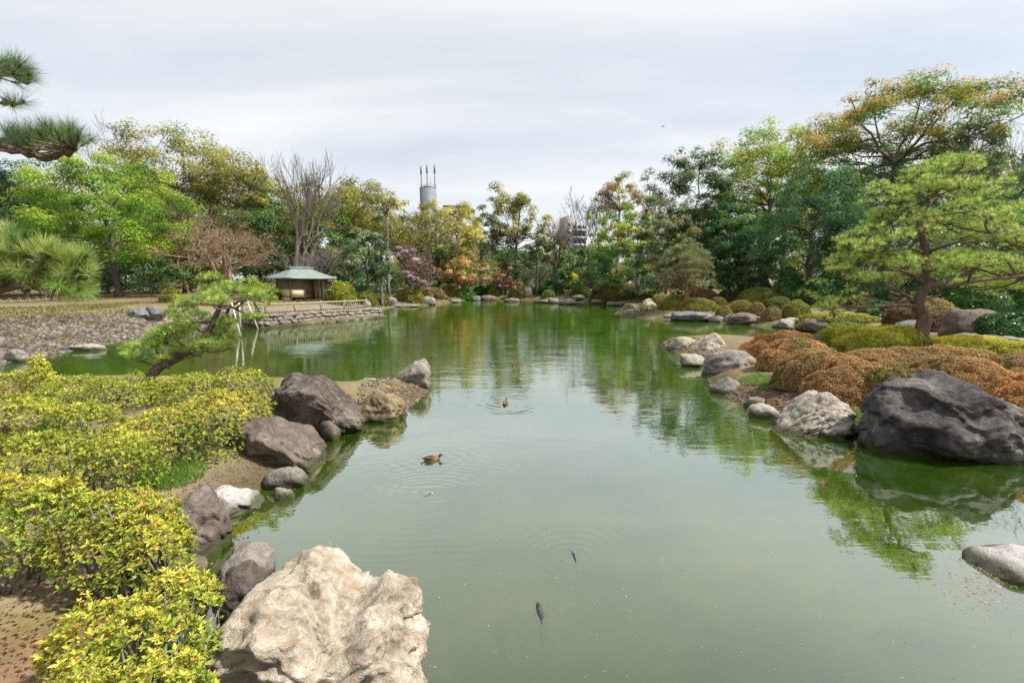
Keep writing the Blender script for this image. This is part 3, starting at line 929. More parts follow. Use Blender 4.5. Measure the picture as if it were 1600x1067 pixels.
rock(1402, 1440, 500, 523, 'blue', 'small slate coloured stone just behind the big pine trunk', 91, zb=0.7, depth=0.8, res=4)
rock(1492, 1540, 520, 538, 'blue', 'bluish flat stone behind the yellow hedge', 92, zb=0.7, depth=0.8, res=4)
rock(1548, 1612, 524, 540, 'grey', 'grey low stone below the dark green bush behind the hedge', 93, zb=0.7, depth=0.8, res=4)
# mid bank across the inlet
MID = [(974, 1004, 474, 490, 'brown', 'brown square stone at the end of the sand spit'), (1002, 1026, 466, 488, 'pale', 'pale upright stone on the sand spit'),
       (978, 1012, 483, 493, 'grey', 'low grey stone in front of the square stone on the sand spit'), (1052, 1116, 487, 503, 'blue', 'long flat blue grey rock below the olive clipped mounds'),
       (1108, 1132, 493, 504, 'grey', 'small grey stone next to the long flat rock'), (1142, 1192, 488, 508, 'brown', 'dark brown boulder with white top across the inlet'),
       (1134, 1158, 491, 505, 'grey', 'little grey stone leaning on the dark brown boulder across the inlet'), (1192, 1218, 499, 509, 'grey', 'half sunken grey stone past the dark brown boulder'),
       (1216, 1258, 496, 514, 'pale', 'greenish pale rock at the inner end of the inlet'), (1252, 1312, 497, 520, 'brown', 'brown long rock closing the inlet'),
       (1098, 1124, 456, 470, 'blue', 'blue grey rock among the clipped mounds behind the pale pine'), (1132, 1152, 461, 474, 'red', 'reddish stone among the clipped mounds'),
       (1024, 1040, 484, 494, 'grey', 'small stone between sand spit and clipped mounds'), (1036, 1060, 490, 499, 'grey', 'flat grey stone on the sand by the olive mound')]
for i, (l, r, t, bs, mt, lb) in enumerate(MID):
    zb = 0.0 if bs > 486 else 0.5
    rock(l, r, t, bs, mt, lb, 120 + i, zb=zb, depth=0.8, res=4, sharp=0.55)
# far bank
FAR = [(592, 606, 463, 479, 'blue', 'grey stone at the end of the olive hedge near the terrace'), (604, 621, 462, 480, 'pale', 'pale pointed rock at the end of the olive hedge'),
       (655, 682, 461, 477, 'pale', 'pale wedge rock alone on the far shore below the magnolia'), (620, 655, 473, 480, 'grey', 'low grey ledge stone at the foot of the olive hedge'),
       (736, 752, 459, 470, 'blue', 'bluish round stone at the mouth of the stream'), (750, 776, 457, 470, 'brown', 'brown flat boulder beside the stream mouth'),
       (786, 812, 463, 472, 'grey', 'grey low rock before the red maple'), (833, 858, 466, 474, 'brown', 'brown low rock at the sandy far shore'),
       (855, 874, 461, 474, 'grey', 'grey peaked rock at the sandy far shore'), (872, 902, 462, 476, 'pale', 'pale broad rock at the end of the sandy far shore'),
       (816, 832, 447, 464, 'brown', 'upright square brown stone standing behind the sandy shore'), (892, 914, 457, 468, 'brown', 'brown stone under the low green shrubs of the far shore'),
       (922, 944, 465, 475, 'brown', 'dark pointed stone in the reedy far corner'), (948, 976, 468, 478, 'grey', 'grey flat rock next to the reedy corner'),
       (700, 720, 465, 473, 'grey', 'tiny grey stone below the orange maple')]
for i, (l, r, t, bs, mt, lb) in enumerate(FAR):
    mt = {'pale': 'grey', 'grey': 'far'}.get(mt, mt)
    t = t + (bs - t) * (0.30 if i not in (1, 2, 10) else 0.12)
    zb = 0.0 if bs > 468 else 0.5
    rock(l, r, t, bs, mt, lb, 150 + i, zb=zb, depth=0.9, res=3, sharp=0.6)
rock(198, 236, 480, 494, 'blue', 'dark blue grey boulder at the top of the pebble beach', 174, zb=0.8, depth=0.8, res=4, sharp=.95, sink=.6, sil=[(0, .6), (.4, 1), (.8, .8), (1, .5)])
rock(226, 256, 478, 490, 'blue', 'flatter dark boulder just behind the blue grey beach boulder', 171, zb=1.0, depth=0.8, res=4)
rock(104, 166, 537, 548, 'pale', 'long pale slab at the waterline of the pebble beach', 172, zb=0.0, depth=0.35, res=4, sharp=0.4)
rock(0, 0 + 44, 545, 566, 'grey', 'flat grey shore rock at the near end of the pebble beach', 173, zb=0.0, depth=0.5, res=4)

# stones of the beach: the larger ones one by one, the rest as one mass
rb = np.random.default_rng(55)
def small_stone(seed):
    p, f = rock_shape(seed, 1, sharp=0.8, rough=0.15)
    return p, f
stone_me = []
for k in range(7):
    p, f = small_stone(300 + k)
    c = [lin(150, 138, 128), lin(120, 108, 104), lin(175, 165, 150), lin(135, 120, 105), lin(95, 88, 88), lin(160, 150, 140), lin(128, 122, 120)][k] * 0.5
    me = MB().add(p * np.array([1, 0.8, 0.72]), f, c).mesh('stone', M_ATTR, False)
    stone_me.append((p * np.array([1, 0.8, 0.72]), f, c, me))
def scatter(region, n, seed, lo, hi):
    r = np.random.default_rng(seed)
    px = r.uniform(region[0], region[2], n * 4); py = r.uniform(region[1], region[3], n * 4)
    u = (px - 800.0) / F; v = (py - 533.5) / F
    dy, dz = CT - v * ST, -ST - v * CT
    z = np.full(len(px), 0.4)
    for _ in range(6):                     # settle onto the slope
        t = (z - CAMH) / dz
        z = 0.6 * z + 0.4 * ground_h(u * t, dy * t)
    t = (z - CAMH) / dz
    x, y = u * t, dy * t
    s = shore_sd(x, y)
    ok = np.nonzero((s > lo) & (s < hi))[0][:n]
    return list(zip(x[ok], y[ok], ground_h(x[ok], y[ok])))
big = scatter((0, 492, 400, 566), 90, 5, 0.05, 6.0)
for i, q in enumerate(big):
    o = put('beach_stone', stone_me[i % 7][3], None, (q[0], q[1], q[2] + 0.02))
    s = rb.uniform(0.13, 0.26)
    o.scale = (s, s * rb.uniform(0.8, 1.1), s * rb.uniform(0.8, 1.2)); o.rotation_euler = (rb.normal(0, .5), rb.normal(0, .5), rb.uniform(0, 6.28))
    tag(o, 'rough grey stone among the many lying on the pebble beach', 'stone', 'stones of the pebble beach')
mb = MB()
for i, q in enumerate(scatter((-30, 488, 410, 570), 3200, 6, -0.25, 6.5)):
    p, f, c, _ = stone_me[rb.integers(0, 7)]
    s = rb.uniform(0.055, 0.15); a = rb.uniform(0, 6.28)
    t_ = rb.normal(0, .5)
    R = np.array([[cos(a), sin(a), 0], [-sin(a), cos(a), 0], [0, 0, 1]]) @ np.array([[1, 0, 0], [0, cos(t_), sin(t_)], [0, -sin(t_), cos(t_)]])
    mb.add(p @ R * s * np.array([1, 1, rb.uniform(.7, 1.3)]) + np.array(q), f, c * rb.uniform(0.55, 1.45))
put('beach_gravel', mb.mesh('beach_gravel', M_ATTR, False), kind='stuff')
mb = MB()
for reg, n, sd in (((560, 590, 670, 640), 700, 8), ((1034, 528, 1120, 610), 450, 9), ((1110, 600, 1270, 690), 300, 10), ((955, 478, 1060, 500), 150, 11), ((780, 462, 880, 476), 120, 12)):
    for q in scatter(reg, n, sd, -0.15, 1.4):
        p, f, c, _ = stone_me[rb.integers(0, 7)]
        s = rb.uniform(0.02, 0.055) * (1.0 if q[1] < 20 else 2.2); a = rb.uniform(0, 6.28)
        R = np.array([[cos(a), sin(a), 0], [-sin(a), cos(a), 0], [0, 0, 1]])
        mb.add(p @ R * s + np.array(q), f, c * np.array([1.1, 1.0, 0.9]) * rb.uniform(0.8, 1.4))
put('shore_gravel', mb.mesh('shore_gravel', M_ATTR, False), kind='stuff')

# ------------------------------------------------------------------ clipped shrubs
def dome(l, r, top, base, cols, label, seed, name='clipped_shrub', cat='shrub', depth=0.62, lpx=3.2, p_=2.15, bump=0.13, dens=1.0, group=None, tip=None, zb=None, core=True, wild=0.35, leafmat=None, taper=1.0, lift=0.0, back=0.0, stemcol=None):
    rng = np.random.default_rng(seed * 31 + 7)
    if zb is None:
        hp = hit((l + r) / 2, base)
    else:
        hp = at_z((l + r) / 2, base, zb)
    m_px = hp[1] / F / ray(0, base)[1]
    Wd = (r - l) * m_px
    D = Wd * depth
    cy = hp[1] + D * 0.5 + back
    cx_ = at_y((l + r) / 2, (top + base) / 2, cy)[0]
    z0 = gz(cx_, cy) if zb is None else zb
    z0 = min(z0, hp[2]) if zb is None else z0
    zt = at_y((l + r) / 2, top, hp[1] + D * 0.45 + back)[2]
    H = max(zt - z0, 0.12)
    lsz = lpx * m_px
    area = pi * Wd * D / 4 + pi * (Wd + D) / 2 * H * 0.7
    n = int(min(34000, area * 2.6 * dens / (lsz * lsz * 0.27)))
    def surf(d, k=1.0):
        q = d / (np.sum(np.abs(d) ** p_, 1) ** (1 / p_))[:, None]
        nn = 1 + bump * fbm(d * 2.1 + seed * 3.7, 3) + bump * 0.35 * fbm(d * 6 + seed, 2)
        q = q * nn[:, None] * k
        return np.stack([q[:, 0] * Wd / 2, q[:, 1] * D / 2, np.maximum(q[:, 2], -0.02) * H], 1)
    d = unit(rng, n)
    d[:, 2] = np.abs(d[:, 2])
    k = 1 - np.abs(rng.normal(0, 0.05, n)) + 0.02
    P = surf(d, 1.0) * k[:, None]
    nr = d / np.array([Wd / 2, D / 2, H]) 
    nr /= np.linalg.norm(nr, axis=1)[:, None]
    nr = nr + unit(rng, n) * wild * 2.2
    pat = np.clip(0.5 + 0.9 * fbm(P * (2.2 / max(Wd, 0.3)) + seed, 3), 0, 1)
    cc = np.array(cols)
    idx = np.clip((pat * len(cc)).astype(int) + rng.integers(-1, 2, n), 0, len(cc) - 1)
    col = cc[idx] * (1 + rng.normal(0, 0.16, (n, 1)))
    if tip is not None:
        w = np.clip((d[:, 2] - 0.35) * 1.6 + rng.normal(0, 0.25, n), 0, 1)[:, None]
        col = col * (1 - w) + palette(rng, tip, n, 0.12) * w
    root = thing(name, label, cat, (cx_, cy, z0), 0, group)
    mb = MB()
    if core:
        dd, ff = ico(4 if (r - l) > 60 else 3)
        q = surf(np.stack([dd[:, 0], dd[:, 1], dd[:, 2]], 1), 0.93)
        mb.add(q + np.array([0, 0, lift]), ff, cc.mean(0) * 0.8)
    leaf_quads(mb, P + np.array([0, 0, lift]), nr, lsz * rng.uniform(0.7, 1.3, n), np.clip(col, 0.004, 0.9), 0.5, rng)
    put('foliage', mb.mesh('foliage', leafmat or M_LEAF), root)
    st = MB()
    for i in range(6):
        a = rng.uniform(0, 6.28); rr = rng.uniform(0, 0.25)
        st.tube([(rr * cos(a) * Wd * 0.5, rr * sin(a) * D * 0.5, -0.1), (rr * 1.8 * cos(a) * Wd * 0.5, rr * 1.8 * sin(a) * D * 0.5, H * 0.7)], [0.02, 0.01], 5)
    put('stem', st.mesh('stem', M_BARK, True), root)
    return root
OR1, OR2, OR3, OR4 = lin(202, 156, 104, 1.05), lin(188, 148, 100, 1.0), lin(166, 142, 96, .98), lin(142, 132, 84, .98)
OL1, OL2, OL3 = lin(148, 144, 68, 1.05), lin(122, 126, 58, 1.05), lin(154, 142, 82, 1.05)
YG1, YG2, YG3 = lin(216, 206, 84, 1.05), lin(178, 180, 72, 1.0), lin(134, 150, 64, .95)
GR1, GR2, GR3 = lin(82, 124, 58, 1.05), lin(60, 98, 50, 1.0), lin(112, 146, 74, 1.05)
BR1, BR2 = lin(128, 100, 78, .85), lin(150, 120, 92, .85)
gA = 'orange brown clipped azaleas around the big pine'
# rows, farthest first
dome(1190, 1277, 518, 548, [OR1, OR1, OR2], 'small orange azalea cushion nearest the inlet, behind the others', 1, group=gA, lpx=3.3)
dome(1155, 1256, 525, 566, [OR1, OR1, OR2], 'orange azalea cushion just behind the broad grey boulder', 2, group=gA, lpx=3.3)
dome(1183, 1310, 530, 582, [OR2, OR1, OR2, OR4], 'long orange azalea mound beside the blue grey rock', 3, group=gA, lpx=3.3)
dome(1309, 1471, 543, 588, [OR4, OR3, OR2], 'dull olive brown azalea mound in front of the pine trunk', 4, group=gA, lpx=3.3)
dome(1422, 1552, 542, 585, [OR2, OR4, OR2], 'reddish brown low azalea mound beside the pine trunk base', 5, group=gA, lpx=3.3)
dome(1207, 1337, 548, 614, [OR3, OR2, OR3, OR4], 'brown azalea mound above the round brown stone', 6, group=gA, lpx=3.3)
dome(1527, 1653, 557, 606, [OR3, OR2, OR4], 'brown azalea mound at the picture edge behind the black boulder', 7, group=gA, lpx=3.3)
dome(1409, 1571, 556, 618, [OR2, OR2, OR3, OR4], 'wide rust brown azalea mound resting on top of the black boulder', 8, group=gA, lpx=3.3)
dome(1253, 1384, 563, 636, [OR2, OR3, OR2, OR4], 'round rust brown azalea behind the pale angular boulder', 9, group=gA, lpx=3.4)
dome(1349, 1421, 573, 640, [OR4, OR3, OL1], 'narrow olive brown azalea wedged between pale and black boulders', 10, group=gA, lpx=3.4)
dome(1541, 1634, 583, 650, [OR1, OR2, OR2], 'orange azalea mound behind the far end of the black boulder', 11, group=gA, lpx=3.4)
dome(1575, 1712, 601, 700, [OR1, OR2, OR2], 'orange azalea mound cut by the picture edge, lowest of the bank', 12, group=gA, lpx=3.4)
gH = 'yellow green hedges by the big pine'
dome(1292, 1446, 512, 552, [YG2, YG3, YG2], 'long yellow topped hedge beside the pine trunk, facing the inlet', 20, group=gH, name='clipped_hedge', cat='hedge', tip=[YG1, YG1, YG2], depth=0.5, p_=4)
dome(1440, 1572, 526, 552, [YG2, YG1], 'bright yellow hedge running on past the pine trunk', 21, group=gH, name='clipped_hedge', cat='hedge', tip=[YG1], depth=0.35, p_=4)
dome(1552, 1640, 533, 562, [YG3, YG2], 'yellow green hedge end at the picture edge', 22, group=gH, name='clipped_hedge', cat='hedge', tip=[YG1, YG2], depth=0.7)
dome(1278, 1352, 505, 524, [GR3, YG3], 'soft green low bush between inlet rock and yellow hedge', 23, name='low_shrub', depth=0.8)
dome(1256, 1376, 489, 512, [YG3, OL1], 'flat olive green hedge along the inlet behind the soft green bush', 24, group=gH, name='clipped_hedge', cat='hedge', tip=[YG2], depth=0.4, p_=4)
dome(1526, 1625, 490, 533, [GR1, GR2], 'dark glossy green bush behind the yellow hedge', 25, name='evergreen_shrub', lpx=5, leafmat=M_GLOSSLEAF, wild=0.6)
dome(1340, 1402, 470, 504, [GR2, GR2, GR1], 'dark green bush under the lowest pine branch', 26, name='evergreen_shrub', lpx=5, leafmat=M_GLOSSLEAF, wild=0.6)
dome(1388, 1498, 466, 520, [BR1, BR2, OL3], 'large dull brown clipped dome behind the pine trunk', 27, depth=0.7)
# mid bank mounds across the inlet
gM = 'clipped mounds across the inlet'
MM = [(1150, 1206, 432, 466, [BR1, BR1, OL2], 'tall reddish brown clipped dome at the back of the mounds'), (1066, 1120, 448, 476, [BR2, BR1], 'dull brown clipped mound behind the pale pine trunk'),
      (1016, 1052, 459, 478, [OL3, OL1], 'brownish olive mound behind the pale upright stone'), (998, 1022, 458, 470, [BR1, OL2], 'small brown mound behind the brown square stone'),
      (1030, 1078, 463, 486, [OL1, OL1, OL2], 'yellowish olive mound next to the sand spit stones'), (1058, 1122, 466, 489, [OL1, OL2], 'wide olive mound above the long flat rock'),
      (1122, 1150, 453, 469, [GR3, OL2], 'green little mound between two rocks'), (1108, 1136, 464, 482, [OL2, OL2], 'round olive ball mound beside the reddish stone'),
      (1152, 1218, 450, 476, [OL2, GR3, OL2], 'green flat topped mound in front of the tall brown dome'), (1156, 1200, 457, 480, [OL2, OL1], 'olive mound with flat top behind the spotted mounds'),
      (1136, 1178, 469, 490, [OL1, OL3, OL2], 'speckled olive mound above the dark brown boulder'), (1168, 1198, 473, 496, [OL3, BR2], 'brown speckled mound above the half sunken stone'),
      (1190, 1222, 480, 502, [OL3, BR2], 'tan ball mound at the waterside by the half sunken stone'), (1190, 1240, 464, 494, [OL2, GR2, OL2], 'dark olive mound sloping behind the tan ball'),
      (1222, 1266, 470, 499, [OL2, OL1], 'large dark olive dome at the inner end of the inlet'), (1118, 1144, 478, 496, [OL3, OL3, BR2], 'sandy olive ball mound next to the small grey stone')]
for i, (l, r, t, b_, c, lb) in enumerate(MM):
    dome(l, r, t, b_, c, lb, 40 + i, group=gM, lpx=2.6, depth=0.9, bump=0.07)
dome(1206, 1262, 430, 474, [GR1, GR3, GR1], 'light green broadleaf shrub beside the brown dome', 60, name='evergreen_shrub', lpx=5, wild=0.7, leafmat=M_GLOSSLEAF, bump=0.2)
dome(1254, 1330, 426, 480, [GR2, GR1, GR2], 'dark green broadleaf shrub at the edge of the woods by the inlet', 61, name='evergreen_shrub', lpx=5, wild=0.7, leafmat=M_GLOSSLEAF, bump=0.2)
# far bank
FB = [(616, 676, 447, 474, [OL1, OL3, OL1], 'long olive hedge mound below the magnolia'), (556, 590, 455, 478, [OL2, YG3], 'green mound at the end of the terrace fence'),
      (584, 612, 462, 478, [OL1, OL2], 'small olive cushion beside the grey stone near the terrace'), (650, 700, 451, 468, [OL3, BR2], 'brownish mound below the orange maple'),
      (688, 716, 446, 464, [OL3, BR2, OL1], 'low tan shrub behind the tiny grey stone'), (704, 744, 452, 468, [GR1, GR3], 'leafy green ground shrub by the stream mouth'),
      (760, 788, 447, 462, [GR3, YG2], 'bright yellow green shrub under the red maple'), (794, 818, 452, 466, [OL1, OL2], 'olive ball bush before the upright square stone'),
      (846, 868, 454, 466, [OL2, GR3], 'round green ball bush on the sandy far shore'), (830, 884, 440, 462, [GR2, GR1], 'dark clipped hedge behind the sandy far shore'),
      (880, 908, 428, 452, [YG2, YG1], 'yellow leafy shrub beside the dark small conifer'), (890, 924, 446, 466, [GR1, OL2], 'green low shrub above the brown shore stone'),
      (918, 1000, 444, 474, [OL2, BR1, GR2], 'weedy grey green reed bank in the far corner'), (738, 764, 448, 462, [GR2, GR1], 'dark little bush above the stream mouth'),
      (526, 552, 452, 470, [YG1, YG2], 'yellow flowering bush just past the pavilion')]
for i, (l, r, t, b_, c, lb) in enumerate(FB):
    dome(l, r, t, b_, c, lb, 70 + i, name='garden_shrub', lpx=3.0, depth=0.8, bump=0.12, wild=0.5)
dome(514, 556, 440, 473, [lin(176, 190, 70, .8), YG2, YG3], 'bright yellow green bush against the side of the pavilion', 90, name='garden_shrub', lpx=3.2, wild=0.6, bump=0.15, zb=0.9)
dome(376, 440, 441, 476, [lin(176, 190, 70, .8), YG2, YG3], 'bright yellow green bush behind the pavilion lattice wall', 91, name='garden_shrub', lpx=3.2, wild=0.6, bump=0.15, zb=1.0, back=4)
dome(250, 284, 450, 474, [YG3, OL3, OL1], 'olive grassy bush on the dry lawn above the beach', 92, name='garden_shrub', lpx=3.2, wild=0.7, bump=0.2)
dome(1440, 1560, 436, 496, [GR3, GR1, GR3], 'pale green broadleaf shrub filling the space behind the pine trunk', 94, name='evergreen_shrub', lpx=5, leafmat=M_GLOSSLEAF, wild=0.7, bump=.2, back=4)
dome(1540, 1680, 430, 505, [GR1, GR3, GR2], 'tall mid green shrub at the picture edge behind the dark glossy bush', 95, name='evergreen_shrub', lpx=5, leafmat=M_GLOSSLEAF, wild=0.7, bump=.2, back=3)
dome(290, 330, 428, 452, [GR2, GR1, OR3], 'dark green bush at the wood edge behind the lawn', 93, name='garden_shrub', lpx=3.6, wild=0.7, bump=0.2)

# ------------------------------------------------------------------ azaleas of the near bank: shoots with a rosette of leaves
def rosette_leaves(mb, rng, C, D, size, col, per=6, simple=False):
    """C shoot tips, D shoot directions; per leaves radiating from each; six-cornered folded leaves"""
    n = len(C)
    D = D / np.linalg.norm(D, axis=1)[:, None]
    ref = unit(rng, n)
    a = np.cross(D, ref); a /= np.linalg.norm(a, axis=1)[:, None] + 1e-9
    b = np.cross(D, a)
    out_v, out_c = [], []
    sc_ = rng.uniform(0.65, 1.2, n)
    for k in range(per):
        th = 2 * pi * k / per + rng.normal(0, 0.3, n)
        el = rng.uniform(0.25, 1.15, n)
        t = (np.cos(th)[:, None] * a + np.sin(th)[:, None] * b) * np.cos(el)[:, None] + D * np.sin(el)[:, None]
        w = np.cross(t, D); w /= np.linalg.norm(w, axis=1)[:, None] + 1e-9
        u = np.cross(w, t)
        L_ = (size * rng.uniform(0.45, 1.25, n) * sc_)[:, None]
        W_ = L_ * 0.19
        base = C + t * L_ * 0.05
        droop = rng.uniform(0.0, 0.25, n)[:, None]
        mid1, mid2, tip_ = base + t * L_ * 0.38, base + t * L_ * 0.72 - u * L_ * 0.03 * droop, base + t * L_ - u * L_ * 0.3 * droop
        if simple:
            V = np.stack([base, (mid1 + mid2) / 2 + w * W_ * 1.15 + u * W_ * .35, tip_, (mid1 + mid2) / 2 - w * W_ * 1.15 + u * W_ * .35], 1)
        else:
            V = np.stack([base, mid1 + w * W_ + u * W_ * .35, mid2 + w * W_ * .8 + u * W_ * .3, tip_, mid2 - w * W_ * .8 + u * W_ * .3, mid1 - w * W_ + u * W_ * .35], 1)
        out_v.append(V)
        out_c.append(np.clip(col * (1 + rng.normal(0, 0.13, (n, 1))), 0.004, 0.9))
    V = np.concatenate(out_v); c = np.concatenate(out_c)
    m_ = len(V)
    if simple:
        mb.add(V.reshape(-1, 3), np.arange(m_ * 4).reshape(-1, 4), np.repeat(c, 4, axis=0))
        return
    i = np.arange(m_)[:, None] * 6
    F1 = np.concatenate([i + np.array([[0, 1, 2, 3]]), i + np.array([[0, 3, 4, 5]])])
    mb.add(V.reshape(-1, 3), F1, np.repeat(c, 6, axis=0))
AZ_Y, AZ_YG, AZ_G, AZ_DG, AZ_O = lin(222, 210, 92, .92), lin(190, 194, 78, .92), lin(142, 162, 64, .9), lin(84, 112, 48, .9), lin(210, 164, 92, .9)
def azalea(lumps, leaf, label, seed, cols, tipc, dens=1.0, height_z=None, pieces=0, stems=14, sparse=0.0, name='azalea_bush'):
    """lumps: (left, right, far row, near row, top z, height) - a lump is a rounded cushion, its top seen from above"""
    rng = np.random.default_rng(seed * 53 + 1)
    els = []
    for (l, r, t, bq, zt, h) in lumps:
        fy = at_z((l + r) / 2, t, zt)
        ny_ = at_z((l + r) / 2, bq, zt - h * 0.6)
        cy_ = (fy[1] + ny_[1]) / 2
        ry = max((fy[1] - ny_[1]) / 2, 0.25)
        q = at_y((l + r) / 2, (t + bq) / 2, cy_)
        m_px = cy_ / F / ray(0, (t + bq) / 2)[1]
        els.append((q[0], cy_, (r - l) / 2 * m_px, ry, zt - h, h))
    E = np.array(els)
    cx_, cy_ = E[:, 0].mean(), E[:, 1].mean()
    z0 = gz(cx_, cy_)
    root = thing(name, label, 'bush', (cx_, cy_, z0))
    Cs, Ds, Zs = [], [], []
    for k, (ex, ey, rx, ry, ez, h) in enumerate(els):
        ar = pi * rx * ry + 2 * (rx + ry) * h
        n = int(ar * dens / (leaf * leaf * 0.42))
        d = unit(rng, n)
        d[:, 2] = np.where(d[:, 2] < -0.25, -d[:, 2], d[:, 2])
        pw = 2.3
        q = d / (np.sum(np.abs(d) ** pw, 1) ** (1 / pw))[:, None]
        bump = 1 + 0.16 * fbm(q * np.array([rx, ry, h]) * 3.2 + seed * 5 + k, 3)
        lay = 1 - np.abs(rng.normal(0, 0.10, n))
        q = q * bump[:, None] * lay[:, None]
        P = np.stack([ex + q[:, 0] * rx, ey + q[:, 1] * ry, ez + q[:, 2] * h], 1)
        if sparse > 0:
            g_ = fbm(P * 2.6 + seed, 3)
            keep = g_ > (-0.75 + sparse)
            P, d, q = P[keep], d[keep], q[keep]
        nd = d * np.array([1 / rx, 1 / ry, 1 / h]); nd /= np.linalg.norm(nd, axis=1)[:, None]
        nd = nd * 0.6 + np.array([0, 0, 0.75]) + unit(rng, len(P)) * 0.45
        ok = np.ones(len(P), bool)
        for j, (fx, fy, sx, sy, sz, hh) in enumerate(els):
            if j != k:
                ok &= ((np.abs((P[:, 0] - fx) / sx) ** 2.3 + np.abs((P[:, 1] - fy) / sy) ** 2.3 + np.abs((P[:, 2] - sz) / hh) ** 2.3) > 0.55)
        gd = ground_h(P[:, 0], P[:, 1]) + 0.05
        ok &= P[:, 2] > gd
        Cs.append(P[ok]); Ds.append(nd[ok]); Zs.append(q[ok, 2])
    C_, D_, Q_ = np.vstack(Cs), np.vstack(Ds), np.concatenate(Zs)
    n = len(C_)
    pat = fbm(C_ * 1.5 + seed * 2, 3)
    w = np.clip(Q_ * 0.75 + 0.45 * pat + rng.normal(0, 0.22, n) - 0.05, 0, 1)[:, None]
    col = palette(rng, cols, n, 0.12) * (1 - w) + palette(rng, tipc, n, 0.10) * w
    C_ = C_ - np.array([cx_, cy_, z0])
    st = MB()
    for i in range(stems):
        k = rng.integers(0, len(els))
        ex, ey, rx, ry, ez, h = els[k]
        bx, by = ex + rng.uniform(-.6, .6) * rx, ey + rng.uniform(-.7, .6) * ry
        b0 = np.array([bx, by, gz(bx, by) - 0.06])
        for s in range(3):
            tt = C_[rng.integers(0, n)] + np.array([cx_, cy_, z0])
            v_ = tt - b0
            ln = np.linalg.norm(v_[:2])
            if ln > max(0.5, h):
                v_ = v_ * np.array([0.5 / ln * h, 0.5 / ln * h, 1])
            tt = b0 + v_ * 0.95
            mid = b0 + v_ * 0.5 + np.array([*rng.normal(0, 0.05, 2), 0.05])
            rr = 0.011 + 0.004 * rng.random()
            st.tube(np.array([b0, mid, tt]) - np.array([cx_, cy_, z0]), [rr, rr * .7, rr * .35], 5)
    put('stem', st.mesh('stem', M_TWIG, True), root)
    if pieces:
        # the shoots one could pick: leaves as parts, sharing a few meshes
        vis = np.argsort(-(Q_ + rng.uniform(0, 0.6, n)))[:pieces // 5]
        lm = []
        for k, cc in enumerate([AZ_Y, AZ_YG, AZ_YG * .5 + AZ_Y * .5, AZ_O * .5 + AZ_Y * .5, AZ_G]):
            q = MB()
            w_ = 0.19
            q.add([(0, 0, 0), (.38, w_, .06), (.72, w_ * .8, .05), (1, 0, -.04), (.72, -w_ * .8, .05), (.38, -w_, .06)], [(0, 1, 2, 3), (0, 3, 4, 5)], cc)
            lm.append(q.mesh('leaf', M_AZ))
        for i in vis:
            ph = rng.random() * 6.28
            for k in range(5):
                az_, el = ph + k * 1.257 + rng.normal(0, .2), rng.uniform(0.2, 0.9)
                o = put('leaf', lm[rng.integers(0, 5)], root, tuple(C_[i] + np.array([0, 0, 0.03])))
                s = leaf * rng.uniform(0.8, 1.35)
                o.scale = (s, s, s)
                o.rotation_euler = (rng.normal(0, 0.3), -el, az_)
    mb = MB()
    rosette_leaves(mb, rng, C_, D_, leaf, col, 6, seed > 2)
    fo = put('foliage', mb.mesh('foliage', M_AZ), root)
    if pieces:
        fo['kind'] = 'stuff'
    return root
near_cols = [AZ_YG, AZ_G, AZ_G, AZ_DG]
near_tip = [AZ_Y, AZ_Y, AZ_YG, AZ_YG, AZ_Y, AZ_O]
mid_cols = [AZ_G, AZ_YG * .8, AZ_DG, AZ_DG]
mid_tip = [AZ_YG, AZ_Y, AZ_YG, AZ_G]
azalea([(60, 330, 900, 1060, 1.05, .55), (15, 200, 985, 1240, 1.05, .6), (120, 345, 975, 1220, 1.10, .6), (215, 345, 868, 985, 0.98, .42)],
       0.035, 'closest yellow azalea with open twiggy growth beside the big cream boulder', 1, near_cols, near_tip, dens=0.58, pieces=290, stems=22, sparse=0.55)
azalea([(-90, 120, 718, 850, 1.32, .5), (80, 282, 742, 862, 1.22, .5), (160, 284, 790, 866, 1.08, .42)],
       0.037, 'golden yellow azalea above the reddish craggy rock, bare stems showing below', 2, near_cols, near_tip, dens=0.78, stems=34, sparse=0.25)
azalea([(-60, 150, 655, 742, 1.30, .55), (100, 244, 662, 748, 1.2, .55)], 0.037, 'yellow green azalea behind the golden one on the near bank', 3, mid_cols, mid_tip, dens=0.6)
azalea([(-60, 110, 608, 668, 1.25, .5), (66, 182, 622, 676, 1.2, .5)], 0.046, 'greener azalea cushion between leaning pine and picture edge', 4, mid_cols, mid_tip, dens=0.6)
azalea([(208, 330, 612, 715, 1.08, .55), (290, 404, 599, 684, 1.15, .65)], 0.046, 'yellow green azalea between the leaning pine and the dark boulders', 5, mid_cols, near_tip, dens=0.6)
azalea([(236, 345, 572, 630, 1.08, .7), (330, 432, 572, 618, 1.08, .7)], 0.044, 'flat topped yellow azalea hedge along the inlet, right behind the leaning pine trunk', 6, mid_cols, mid_tip, dens=0.42, name='azalea_hedge')
azalea([(62, 160, 574, 640, 1.15, .7), (140, 244, 574, 646, 1.15, .7)], 0.044, 'azalea hedge along the inlet on the outer side of the leaning pine trunk', 7, mid_cols, mid_tip, dens=0.42, name='azalea_hedge')
azalea([(-70, 90, 574, 616, 1.2, .8), (40, 84, 560, 606, 1.42, .9)], 0.05, 'taller bright green bush at the picture edge above the inlet', 8, [AZ_G, AZ_G, AZ_YG], [AZ_YG, AZ_Y], dens=0.55, name='leafy_bush')

